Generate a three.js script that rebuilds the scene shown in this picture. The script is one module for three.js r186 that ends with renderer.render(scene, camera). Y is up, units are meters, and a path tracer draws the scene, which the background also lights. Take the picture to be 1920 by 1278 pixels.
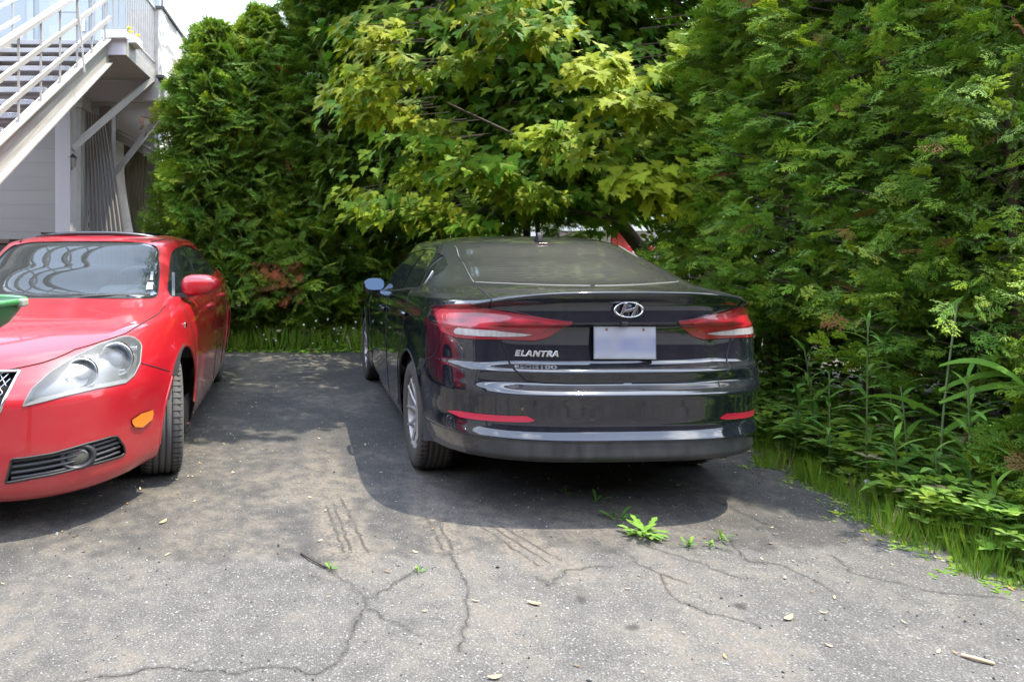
import * as THREE from 'three';
import { mergeGeometries } from 'three/addons/utils/BufferGeometryUtils.js';
import { ImprovedNoise } from 'three/addons/math/ImprovedNoise.js';
import { FontLoader } from 'three/addons/loaders/FontLoader.js';
import { TextGeometry } from 'three/addons/geometries/TextGeometry.js';
import { RoundedBoxGeometry } from 'three/addons/geometries/RoundedBoxGeometry.js';

// ---------- camera, sky, sun, exposure ----------
const scene = new THREE.Scene();
const CAM_H = 1.318;
const camera = new THREE.PerspectiveCamera(2 * Math.atan(639 / 1273) * 180 / Math.PI, 1920 / 1278, 0.05, 400);
camera.position.set(0, CAM_H, 0);
camera.lookAt(0, CAM_H, -10);
camera.setViewOffset(1920, 1278, 340, 176.5, 1920, 1278);   // lens shift: the photograph keeps its verticals upright
scene.add(camera);
const renderer = new THREE.WebGLRenderer({ antialias: true });
renderer.toneMapping = THREE.LinearToneMapping;
renderer.toneMappingExposure = 2.95;
renderer.shadowMap.enabled = true;
const SUN_DIR = new THREE.Vector3(0.36, 1.0, 0.06).normalize();
const sun = new THREE.DirectionalLight(new THREE.Color(1.0, 0.92, 0.77), 3.0);
sun.position.copy(SUN_DIR).multiplyScalar(40).add(new THREE.Vector3(0, 0, -6));
sun.target.position.set(0, 0, -6);
sun.castShadow = true;
Object.assign(sun.shadow.camera, { left: -22, right: 22, top: 22, bottom: -22, near: 1, far: 90 });
sun.shadow.mapSize.set(4096, 4096);
sun.shadow.radius = 1.2;
scene.add(sun, sun.target);
{ // sky: clear blue with a little high white cloud, computed for every direction
  const W = 1024, H = 512, d = new Float32Array(W * H * 4), n = new ImprovedNoise();
  for (let r = 0; r < H; r++) {
    const el = ((r + 0.5) / H - 0.5) * Math.PI, y = Math.sin(el), c = Math.cos(el);
    for (let q = 0; q < W; q++) {
      const az = ((q + 0.5) / W - 0.5) * 2 * Math.PI, x = Math.cos(az) * c, z = Math.sin(az) * c;
      const up = Math.max(0, y), k = Math.pow(1 - up, 3);
      let R = 0.34 + 0.38 * k, G = 0.425 + 0.31 * k, B = 0.60 + 0.14 * k;
      const cs = Math.max(0, x * SUN_DIR.x + y * SUN_DIR.y + z * SUN_DIR.z), gl = 0.5 * Math.pow(cs, 24);
      R += gl; G += gl; B += gl;
      if (y > 0.02) {
        const px = x / (y + 0.25) * 1.5, pz = z / (y + 0.25) * 1.5;
        let f = 0, a = 1, s = 1;
        for (let o = 0; o < 5; o++) { f += a * n.noise(px * s + 3.1, pz * s + 1.7, 4.2 + o); a *= 0.55; s *= 2.05; }
        const m = THREE.MathUtils.smoothstep(f, 0.05, 0.75) * THREE.MathUtils.smoothstep(y, 0.02, 0.2) * 0.8;
        R += (1.25 - R) * m; G += (1.27 - G) * m; B += (1.32 - B) * m;
      }
      if (y < 0) { const g = Math.min(1, -y * 8); R += (0.16 - R) * g; G += (0.155 - G) * g; B += (0.14 - B) * g; }
      const K = 2.35; d.set([R * K, G * K, B * K, 1], (r * W + q) * 4);
    }
  }
  const t = new THREE.DataTexture(d, W, H, THREE.RGBAFormat, THREE.FloatType);
  t.mapping = THREE.EquirectangularReflectionMapping; t.magFilter = THREE.LinearFilter; t.needsUpdate = true;
  scene.background = t; scene.environment = t;
}

// ---------- helpers ----------
let SEED = 12345;
const rnd = () => { SEED = (SEED + 0x6d2b79f5) | 0; let t = Math.imul(SEED ^ (SEED >>> 15), 1 | SEED); t = (t + Math.imul(t ^ (t >>> 7), 61 | t)) ^ t; return ((t ^ (t >>> 14)) >>> 0) / 4294967296; };
const rr = (a, b) => a + (b - a) * rnd();
const V = (x, y, z) => new THREE.Vector3(x, y, z);
const clamp = (x, a, b) => Math.min(b, Math.max(a, x));
const sstep = (x, a, b) => { const t = clamp((x - a) / (b - a), 0, 1); return t * t * (3 - 2 * t); };
const lerp = (a, b, t) => a + (b - a) * t;
const noise = new ImprovedNoise();
const fbm = (x, y, z, o = 4) => { let f = 0, a = 0.5, s = 1; for (let i = 0; i < o; i++) { f += a * noise.noise(x * s, y * s, z * s + i * 7.3); a *= 0.5; s *= 2.03; } return f; };
const usedNames = {};
function numbered(name) { const k = usedNames[name] = (usedNames[name] ?? -1) + 1; return k ? `${name}_${String(k).padStart(3, '0')}` : name; }
function obj(name, geo, mat, parent) {
  const g = Array.isArray(geo) ? merge(geo) : geo;
  const m = new THREE.Mesh(g, mat); m.name = parent ? name : numbered(name);
  m.castShadow = m.receiveShadow = true; (parent || scene).add(m); return m;
}
function merge(list) {
  const l = list.map(g => { const q = g.index ? g.toNonIndexed() : g; for (const k of Object.keys(q.attributes)) if (!['position', 'normal', 'uv'].includes(k)) q.deleteAttribute(k); if (!q.attributes.uv) q.setAttribute('uv', new THREE.BufferAttribute(new Float32Array(q.attributes.position.count * 2), 2)); return q; });
  return l.length === 1 ? l[0] : mergeGeometries(l);
}
function thing(name, label, category, pos = [0, 0, 0], turn = 0, group) {
  const o = new THREE.Group(); o.name = numbered(name); o.position.set(...pos); o.rotation.y = turn; scene.add(o);
  return tag(o, label, category, group);
}
function tag(o, label, category, group) { if (label) o.userData.label = label; if (category) o.userData.category = category; if (group) o.userData.group = group; return o; }
function struct(o, label, category) { o.userData.kind = 'structure'; return tag(o, label, category); }
const mat = (r, g, b, rough = 0.6, extra = {}) => new THREE.MeshStandardMaterial({ color: new THREE.Color().setRGB(r, g, b), roughness: rough, side: THREE.DoubleSide, ...extra });
const pmat = (r, g, b, rough = 0.6, extra = {}) => new THREE.MeshPhysicalMaterial({ color: new THREE.Color().setRGB(r, g, b), roughness: rough, side: THREE.DoubleSide, ...extra });
function tubeGeo(pts, r, seg, rad = 6, closed = false) {
  const c = new THREE.CatmullRomCurve3(pts.map(p => p.isVector3 ? p : V(...p)), closed, 'centripetal');
  return new THREE.TubeGeometry(c, seg || Math.max(4, pts.length * 3), r, rad, closed);
}
function barGeo(a, b, w, h, up = V(0, 1, 0)) {             // straight bar of section w x h from a to b
  a = a.isVector3 ? a : V(...a); b = b.isVector3 ? b : V(...b);
  const L = a.distanceTo(b), g = new THREE.BoxGeometry(w, h, L), z = b.clone().sub(a).normalize();
  let x = up.clone().cross(z); if (x.lengthSq() < 1e-6) x = V(1, 0, 0); x.normalize();
  const y = z.clone().cross(x), M = new THREE.Matrix4().makeBasis(x, y, z).setPosition(a.clone().add(b).multiplyScalar(0.5));
  return g.applyMatrix4(M);
}
function boxAt(x0, x1, y0, y1, z0, z1) { return new THREE.BoxGeometry(x1 - x0, y1 - y0, z1 - z0).translate((x0 + x1) / 2, (y0 + y1) / 2, (z0 + z1) / 2); }
function dataTex(W, H, fn, { srgb = true, repeat } = {}) {   // fn(x, y, out) writes 0..1 values
  const d = new Uint8Array(W * H * 4), o = [0, 0, 0, 1];
  for (let y = 0; y < H; y++) for (let x = 0; x < W; x++) { o[3] = 1; fn(x, y, o); const i = (y * W + x) * 4; for (let c = 0; c < 4; c++) d[i + c] = clamp(Math.round(o[c] * 255), 0, 255); }
  const t = new THREE.DataTexture(d, W, H, THREE.RGBAFormat); if (srgb) t.colorSpace = THREE.SRGBColorSpace;
  t.magFilter = THREE.LinearFilter; t.minFilter = THREE.LinearMipmapLinearFilter; t.wrapS = t.wrapT = THREE.RepeatWrapping;
  if (repeat) t.repeat.set(...repeat); t.needsUpdate = true; return t;
}

// ---------- car body surfaces: stacked plan outlines, cut into panels ----------
function pchip(xs, ys) {                                     // monotone cubic through knots
  const n = xs.length, h = [], dl = [], m = new Array(n).fill(0);
  for (let i = 0; i < n - 1; i++) { h[i] = xs[i + 1] - xs[i]; dl[i] = (ys[i + 1] - ys[i]) / h[i]; }
  for (let i = 1; i < n - 1; i++) if (dl[i - 1] * dl[i] > 0) { const a = 2 * h[i] + h[i - 1], b = h[i] + 2 * h[i - 1]; m[i] = (a + b) / (a / dl[i - 1] + b / dl[i]); }
  if (n > 1) { m[0] = dl[0]; m[n - 1] = dl[n - 2]; }
  return (x) => {
    if (x <= xs[0]) return ys[0]; if (x >= xs[n - 1]) return ys[n - 1];
    let i = 0; while (x > xs[i + 1]) i++;
    const t = (x - xs[i]) / h[i], t2 = t * t, t3 = t2 * t;
    return (2 * t3 - 3 * t2 + 1) * ys[i] + (t3 - 2 * t2 + t) * h[i] * m[i] + (-2 * t3 + 3 * t2) * ys[i + 1] + (t3 - t2) * h[i] * m[i + 1];
  };
}
// rows: [rear s, rear corner length, rear exponent, half width, front s, front corner length, front exponent, [z at the knots]]
function carSurface(spec) {
  const { rows, knots, bow = 0.03, mid = 1.35, flare } = spec, vs = rows.map((_, i) => i);
  const col = (f) => pchip(vs, rows.map(f)), C = [0, 1, 2, 3, 4, 5, 6].map(k => col(r => r[k])), Z = knots.map((_, k) => col(r => r[7][k]));
  const UR = 0.36, UF = 0.64, smooth = spec.smoothRear && pchip(vs, rows.map((r, i) => spec.smoothRear[i] ?? r[0]));
  let lastV = NaN, c, zf;
  return (u, v) => {
    if (v !== lastV) { c = C.map(f => f(v)); zf = pchip(knots, Z.map(f => f(v))); lastV = v; }
    const [S0, ar, nr, W, Sf, af, nf] = c; let s, t; const Sr = smooth ? lerp(S0, smooth(v), sstep(u, 0.085, 0.20)) : S0;
    if (u < UR) { const p = u / UR * Math.PI / 2; t = W * Math.pow(Math.sin(p), 2 / nr); s = Sr + ar * (1 - Math.pow(Math.max(0, Math.cos(p)), 2 / nr)); }
    else if (u > UF) { const p = (1 - u) / (1 - UF) * Math.PI / 2; t = W * Math.pow(Math.sin(p), 2 / nf); s = Sf - af * (1 - Math.pow(Math.max(0, Math.cos(p)), 2 / nf)); }
    else { t = W; s = lerp(Sr + ar, Sf - af, (u - UR) / (UF - UR)); }
    t *= 1 - bow * Math.pow((s - mid) / 2, 2);
    let z = zf(s);
    if (spec.crown) z += spec.crown(s, t, v);
    if (flare) t += flare(s, z, v) * Math.min(1, t / 0.5);
    return [s, t, z];
  };
}
// mesh soup: vertices of stride 8 (s, t, z, normal s, t, z, u, v) and triangles
function gridSoup(P, us, vs) {
  const nu = us.length, nv = vs.length, a = new Array(nu * nv * 8), e = 1e-4;
  const pos = vs.map(v => us.map(u => P(u, v)));
  for (let j = 0; j < nv; j++) for (let i = 0; i < nu; i++) {
    const p = pos[j][i], i0 = Math.max(0, i - 1), i1 = Math.min(nu - 1, i + 1), j0 = Math.max(0, j - 1), j1 = Math.min(nv - 1, j + 1);
    let du = [0, 1, 2].map(k => pos[j][i1][k] - pos[j][i0][k]), dv = [0, 1, 2].map(k => pos[j1][i][k] - pos[j0][i][k]);
    if (i === 0) { du = [0, 1, 0]; dv[1] = 0; } if (i === nu - 1) { du = [0, -1, 0]; dv[1] = 0; }
    let n = [du[1] * dv[2] - du[2] * dv[1], du[2] * dv[0] - du[0] * dv[2], du[0] * dv[1] - du[1] * dv[0]];
    const l = Math.hypot(...n); n = l > 1e-12 ? n.map(x => x / l) : [0, 0, 1];
    const o = (j * nu + i) * 8; a[o] = p[0]; a[o + 1] = p[1]; a[o + 2] = p[2]; a[o + 3] = -n[0]; a[o + 4] = -n[1]; a[o + 5] = -n[2]; a[o + 6] = us[i]; a[o + 7] = vs[j];
  }
  const tri = [];
  for (let j = 0; j < nv - 1; j++) for (let i = 0; i < nu - 1; i++) { const q = j * nu + i; tri.push(q, q + nu, q + 1, q + 1, q + nu, q + nu + 1); }
  return { a, tri };
}
function cut(m, f) {                                         // -> [inside f<0, outside]
  const n = m.a.length / 8, F = new Float64Array(n), q = [];
  for (let i = 0; i < n; i++) { F[i] = f(m.a[i * 8], m.a[i * 8 + 1], m.a[i * 8 + 2], m.a[i * 8 + 6], m.a[i * 8 + 7]); if (Math.abs(F[i]) < 1e-9) F[i] = 1e-9; }
  const a = m.a.slice(), cache = new Map(), IN = [], OUT = [];
  const edge = (i, j) => {
    const k = i < j ? i * 1e7 + j : j * 1e7 + i; if (cache.has(k)) return cache.get(k);
    const t = F[i] / (F[i] - F[j]), id = a.length / 8; for (let c = 0; c < 8; c++) a.push(m.a[i * 8 + c] + (m.a[j * 8 + c] - m.a[i * 8 + c]) * t);
    cache.set(k, id); return id;
  };
  for (let k = 0; k < m.tri.length; k += 3) {
    const T = [m.tri[k], m.tri[k + 1], m.tri[k + 2]], neg = T.map(i => F[i] < 0), c = neg[0] + neg[1] + neg[2];
    if (c === 3) IN.push(...T); else if (c === 0) OUT.push(...T);
    else {
      const lone = c === 1 ? neg.indexOf(true) : neg.indexOf(false), A = T[lone], B = T[(lone + 1) % 3], D = T[(lone + 2) % 3], e1 = edge(A, B), e2 = edge(A, D);
      const one = c === 1 ? IN : OUT, two = c === 1 ? OUT : IN;
      one.push(A, e1, e2); two.push(e1, B, D, e1, D, e2);
    }
  }
  return [compact({ a, tri: IN }), compact({ a, tri: OUT })];
}
function compact(m) {
  const map = new Map(), a = [], tri = [];
  for (const i of m.tri) { let k = map.get(i); if (k === undefined) { k = a.length / 8; map.set(i, k); for (let c = 0; c < 8; c++) a.push(m.a[i * 8 + c]); } tri.push(k); }
  return { a, tri };
}
// signed distance to a polygon in a plane of two coordinates
function polySd(pts) {
  const n = pts.length;
  return (x, y) => {
    let d = Infinity, s = 1;
    for (let i = 0, j = n - 1; i < n; j = i++) {
      const ex = pts[j][0] - pts[i][0], ey = pts[j][1] - pts[i][1], wx = x - pts[i][0], wy = y - pts[i][1];
      const t = clamp((wx * ex + wy * ey) / (ex * ex + ey * ey), 0, 1), bx = wx - ex * t, by = wy - ey * t; d = Math.min(d, bx * bx + by * by);
      const c1 = y >= pts[i][1], c2 = y < pts[j][1], c3 = ex * wy > ey * wx; if ((c1 && c2 && c3) || (!c1 && !c2 && !c3)) s = -s;
    }
    return s * Math.sqrt(d);
  };
}
// car axes (s forward, t left, z up) -> group axes (x right, y up, -z forward); sides: 1 left, -1 right, 0 both
function soupGeo(m, side = 0, off = 0, uvs = [1, 1]) {
  const out = [];
  for (const sg of side === 0 ? [1, -1] : [side]) {
    const n = m.a.length / 8, p = new Float32Array(n * 3), no = new Float32Array(n * 3), uv = new Float32Array(n * 2);
    for (let i = 0; i < n; i++) {
      const q = i * 8, a = m.a;
      p.set([-sg * (a[q + 1] + off * a[q + 4]), a[q + 2] + off * a[q + 5], -(a[q] + off * a[q + 3])], i * 3);
      no.set([-sg * a[q + 4], a[q + 5], -a[q + 3]], i * 3);
      // unwrapped in metres: the top by (s, t), the ends by (t, z), the sides by (s, z)
      const top = Math.abs(a[q + 5]) > 0.75; uv.set(top ? [a[q] , sg * a[q + 1]] : [a[q] * 0.7 + sg * a[q + 1] * 0.7, a[q + 2]], i * 2);
    }
    const g = new THREE.BufferGeometry(); g.setAttribute('position', new THREE.BufferAttribute(p, 3)); g.setAttribute('normal', new THREE.BufferAttribute(no, 3)); g.setAttribute('uv', new THREE.BufferAttribute(uv, 2));
    const t = m.tri.slice(); if (sg < 0) for (let k = 0; k < t.length; k += 3) { const x = t[k]; t[k] = t[k + 1]; t[k + 1] = x; }
    g.setIndex(t); out.push(g);
  }
  return out.length === 1 ? out[0] : merge(out);
}
const carV = (s, t, z) => V(-t, z, -s);

const SEDAN = carSurface({
  smoothRear: { 8: -0.985, 9: -0.978, 10: -0.971, 11: -0.966, 12: -0.956, 13: -0.942, 14: -0.928, 15: -0.922 },   // the boot's ledges fade out towards the wings
  knots: [-0.97, -0.75, -0.3, 0.7, 1.9, 2.7, 3.5], bow: 0.035, mid: 1.2,
  flare: (s, z) => 0.012 * (Math.exp(-Math.pow((Math.hypot(s, z - 0.317) - 0.36) / 0.07, 2)) + Math.exp(-Math.pow((Math.hypot(s - 2.7, z - 0.317) - 0.36) / 0.07, 2))),
  rows: [
    [-0.8, 0.5, 3, 0.749, 3.4, 0.7, 2.6, [0.270, 0.270, 0.250, 0.182, 0.182, 0.182, 0.203]],
    [-0.955, 0.75, 3.2, 0.842, 3.52, 0.8, 2.6, [0.315, 0.297, 0.250, 0.176, 0.176, 0.182, 0.203]],
    [-0.982, 0.78, 3.2, 0.866, 3.56, 0.8, 2.6, [0.345, 0.335, 0.300, 0.224, 0.224, 0.235, 0.256]],
    [-0.98, 0.8, 3.3, 0.878, 3.57, 0.8, 2.6, [0.402, 0.395, 0.370, 0.267, 0.267, 0.288, 0.31]],
    [-0.984, 0.8, 3.3, 0.882, 3.57, 0.8, 2.6, [0.414, 0.408, 0.385, 0.288, 0.288, 0.31, 0.331]],
    [-0.957, 0.8, 3.3, 0.885, 3.57, 0.8, 2.6, [0.480, 0.478, 0.455, 0.384, 0.384, 0.406, 0.417]],
    [-0.97, 0.8, 3.3, 0.894, 3.57, 0.8, 2.6, [0.560, 0.560, 0.550, 0.491, 0.481, 0.491, 0.502]],
    [-0.986, 0.8, 3.3, 0.897, 3.56, 0.8, 2.6, [0.623, 0.623, 0.615, 0.566, 0.555, 0.555, 0.555]],
    [-0.972, 0.8, 3.3, 0.897, 3.56, 0.8, 2.6, [0.642, 0.642, 0.635, 0.587, 0.577, 0.577, 0.571]],
    [-0.925, 0.8, 3.3, 0.897, 3.55, 0.8, 2.6, [0.676, 0.676, 0.665, 0.614, 0.603, 0.598, 0.587]],
    [-0.938, 0.8, 3.3, 0.896, 3.55, 0.8, 2.6, [0.722, 0.722, 0.710, 0.662, 0.641, 0.63, 0.609]],
    [-0.93, 0.8, 3.3, 0.895, 3.54, 0.8, 2.6, [0.736, 0.736, 0.725, 0.678, 0.651, 0.641, 0.619]],
    [-0.89, 0.78, 3.2, 0.894, 3.54, 0.8, 2.6, [0.762, 0.760, 0.750, 0.7, 0.673, 0.662, 0.63]],
    [-0.872, 0.76, 3.2, 0.892, 3.53, 0.8, 2.6, [0.855, 0.848, 0.830, 0.758, 0.726, 0.705, 0.641]],
    [-0.88, 0.76, 3.2, 0.887, 3.51, 0.8, 2.6, [0.935, 0.925, 0.905, 0.828, 0.785, 0.748, 0.651]],
    [-0.912, 0.78, 3.2, 0.885, 3.5, 0.8, 2.6, [0.958, 0.945, 0.925, 0.844, 0.796, 0.758, 0.657]],
    [-0.9, 0.77, 3.2, 0.878, 3.48, 0.8, 2.6, [1.018, 0.992, 0.955, 0.876, 0.828, 0.785, 0.662]],
    [-0.902, 0.77, 3.2, 0.872, 3.46, 0.8, 2.6, [1.052, 1.013, 0.975, 0.908, 0.854, 0.806, 0.667]],
    [-0.944, 0.8, 3.3, 0.863, 3.44, 0.8, 2.6, [1.106, 1.034, 1.000, 0.945, 0.886, 0.833, 0.673]],
    [-0.938, 0.8, 3.3, 0.854, 3.42, 0.8, 2.6, [1.117, 1.050, 1.018, 0.972, 0.908, 0.849, 0.678]],
    [-0.8, 0.72, 3.2, 0.835, 3.2, 0.9, 2.6, [1.118, 1.085, 1.055, 1.004, 0.929, 0.876, 0.705]],
    [-0.52, 0.62, 2.9, 0.796, 2.75, 0.9, 2.6, [1.125, 1.124, 1.105, 1.031, 0.956, 0.918, 0.801]],
    [-0.12, 0.52, 3, 0.721, 2.28, 0.7, 2.8, [1.250, 1.250, 1.245, 1.170, 1.125, 1.140, 1.140]],
    [0.12, 0.4, 3.2, 0.613, 1.86, 0.5, 3, [1.322, 1.322, 1.322, 1.305, 1.285, 1.270, 1.270]],
    [0.22, 0.38, 3.2, 0.576, 1.74, 0.4, 3, [1.345, 1.345, 1.345, 1.345, 1.335, 1.315, 1.310]],
    [0.4, 0.4, 2.8, 0.459, 1.62, 0.4, 2.8, [1.367, 1.367, 1.367, 1.378, 1.365, 1.350, 1.350]],
    [0.75, 0.28, 2.4, 0.225, 1.34, 0.28, 2.4, [1.390, 1.390, 1.390, 1.395, 1.390, 1.385, 1.385]],
    [1, 0.02, 2.2, 0.002, 1.06, 0.02, 2.2, [1.398, 1.398, 1.398, 1.398, 1.398, 1.398, 1.398]],
  ],
});
const RED = carSurface({
  knots: [-0.9, -0.3, 0.7, 1.7, 2.4, 3.0, 3.62], bow: 0.075, mid: 0.7,
  flare: (s, z) => 0.014 * (Math.exp(-Math.pow((Math.hypot(s, z - 0.334) - 0.38) / 0.07, 2)) + Math.exp(-Math.pow((Math.hypot(s - 2.7, z - 0.334) - 0.38) / 0.08, 2))),
  rows: [
    [-0.75, 0.5, 3, 0.749, 3.42, 0.9, 2.5, [0.203, 0.203, 0.182, 0.182, 0.182, 0.170, 0.160]],
    [-0.88, 0.7, 2.8, 0.842, 3.61, 1, 2.75, [0.256, 0.214, 0.176, 0.176, 0.176, 0.190, 0.168]],
    [-0.92, 0.7, 2.8, 0.87, 3.68, 1, 2.75, [0.320, 0.288, 0.224, 0.224, 0.235, 0.250, 0.235]],
    [-0.93, 0.7, 2.8, 0.891, 3.7, 1, 2.75, [0.481, 0.449, 0.395, 0.395, 0.406, 0.427, 0.438]],
    [-0.93, 0.7, 2.8, 0.906, 3.7, 1, 2.75, [0.662, 0.641, 0.577, 0.577, 0.587, 0.598, 0.603]],
    [-0.92, 0.7, 2.8, 0.904, 3.66, 1, 2.75, [0.812, 0.790, 0.737, 0.716, 0.705, 0.700, 0.694]],
    [-0.91, 0.7, 2.8, 0.88, 3.59, 1, 2.75, [0.940, 0.929, 0.897, 0.854, 0.838, 0.812, 0.758]],
    [-0.9, 0.7, 2.8, 0.838, 3.52, 1, 2.75, [1.047, 1.031, 0.983, 0.945, 0.924, 0.886, 0.796]],
    [-0.72, 0.65, 2.8, 0.796, 3.2, 0.95, 2.7, [1.100, 1.089, 1.015, 0.967, 0.945, 0.929, 0.865]],
    [-0.5, 0.6, 2.8, 0.768, 2.62, 0.75, 2.7, [1.132, 1.121, 1.041, 0.993, 0.999, 1.009, 1.015]],
    [-0.1, 0.5, 3, 0.697, 2.16, 0.6, 2.7, [1.271, 1.260, 1.207, 1.175, 1.196, 1.207, 1.207]],
    [0.22, 0.4, 3.2, 0.618, 1.77, 0.42, 3, [1.367, 1.367, 1.351, 1.351, 1.367, 1.367, 1.367]],
    [0.32, 0.38, 3.2, 0.58, 1.65, 0.4, 3, [1.367, 1.367, 1.378, 1.373, 1.378, 1.378, 1.378]],
    [0.46, 0.4, 2.8, 0.459, 1.5, 0.4, 2.8, [1.394, 1.394, 1.414, 1.400, 1.400, 1.400, 1.400]],
    [0.7, 0.28, 2.4, 0.225, 1.28, 0.28, 2.4, [1.423, 1.423, 1.431, 1.423, 1.423, 1.423, 1.423]],
    [0.95, 0.02, 2.2, 0.002, 1.01, 0.02, 2.2, [1.431, 1.431, 1.431, 1.431, 1.431, 1.431, 1.431]],
  ],
});
const SEDAN_POSE = [1.358, -4.137, 0.0517], RED_POSE = [-1.913, -6.644, 3.2179];   // x, z of the rear axle on the ground, heading

// ---------- the ground: cracked grey asphalt, darker and dustier under the cars ----------
const hash2 = (x, y) => { let h = Math.imul(x, 374761393) + Math.imul(y, 668265263); h = Math.imul(h ^ (h >>> 13), 1274126177); return ((h ^ (h >>> 16)) >>> 0) / 4294967296; };
function stones(x, y, s) {                                     // nearest pebble of a packed layer: distance and its own tone
  const X = x / s, Y = y / s, ix = Math.floor(X), iy = Math.floor(Y); let d = 9, id = 0;
  for (let j = -1; j <= 1; j++) for (let i = -1; i <= 1; i++) { const cx = ix + i, cy = iy + j, px = cx + 0.15 + 0.7 * hash2(cx, cy), py = cy + 0.15 + 0.7 * hash2(cx + 911, cy + 77), q = (px - X) * (px - X) + (py - Y) * (py - Y); if (q < d) { d = q; id = hash2(cx + 31, cy + 517); } }
  return [Math.sqrt(d), id];
}
const CRACKS = [
  [[-.096, 2.88], [-.011, 2.785], [.139, 2.532], [.116, 2.469], [.063, 2.306], [.034, 2.158], [-.033, 2.099]], [[.139, 2.532], [.24, 2.653], [.372, 2.785]], [[.136, 2.476], [.225, 2.388], [.298, 2.3]],
  [[-.033, 2.099], [-.168, 2.136], [-.313, 2.099], [-.535, 2.131], [-.9, 2.02]], [[1.254, 2.957], [1.284, 2.817], [1.334, 2.739], [1.4, 2.661]], [[1.383, 3.009], [1.526, 2.856], [1.63, 2.695]],
  [[1.798, 3.053], [1.75, 2.856], [1.875, 2.808], [1.906, 2.695], [1.912, 2.591]], [[2.145, 2.905], [2.109, 2.739], [2.322, 2.591], [2.526, 2.552]], [[1.982, 3.551], [2.047, 3.339], [2.093, 3.169]],
  [[.811, 2.717], [.854, 2.653], [.954, 2.762], [1.147, 2.808]], [[.506, 2.931], [.525, 2.674], [.498, 2.44], [.417, 2.215]], [[1.334, 2.739], [1.283, 2.552], [1.361, 2.44], [1.489, 2.371]],
];
const TREADS = [[[-.022, 3.442], [.058, 2.931]], [[.014, 3.478], [.092, 2.931]], [[.056, 3.551], [.161, 2.931]], [[.467, 3.306], [.488, 2.957]], [[.514, 3.274], [.534, 2.957]], [[.706, 3.211], [.86, 2.808]], [[.757, 3.211], [.912, 2.832]], [[.807, 3.211], [.965, 2.856]]];
const segDist = (x, y, a, b) => { const ex = b[0] - a[0], ey = b[1] - a[1], t = clamp(((x - a[0]) * ex + (y - a[1]) * ey) / (ex * ex + ey * ey), 0, 1); return Math.hypot(x - a[0] - ex * t, y - a[1] - ey * t); };
function lineDist(x, y, L) { let d = 9; for (let i = 0; i < L.length - 1; i++) { const a = L[i], b = L[i + 1]; if (x < Math.min(a[0], b[0]) - .1 || x > Math.max(a[0], b[0]) + .1 || y < Math.min(a[1], b[1]) - .1 || y > Math.max(a[1], b[1]) + .1) continue; d = Math.min(d, segDist(x, y, a, b)); } return d; }
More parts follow.
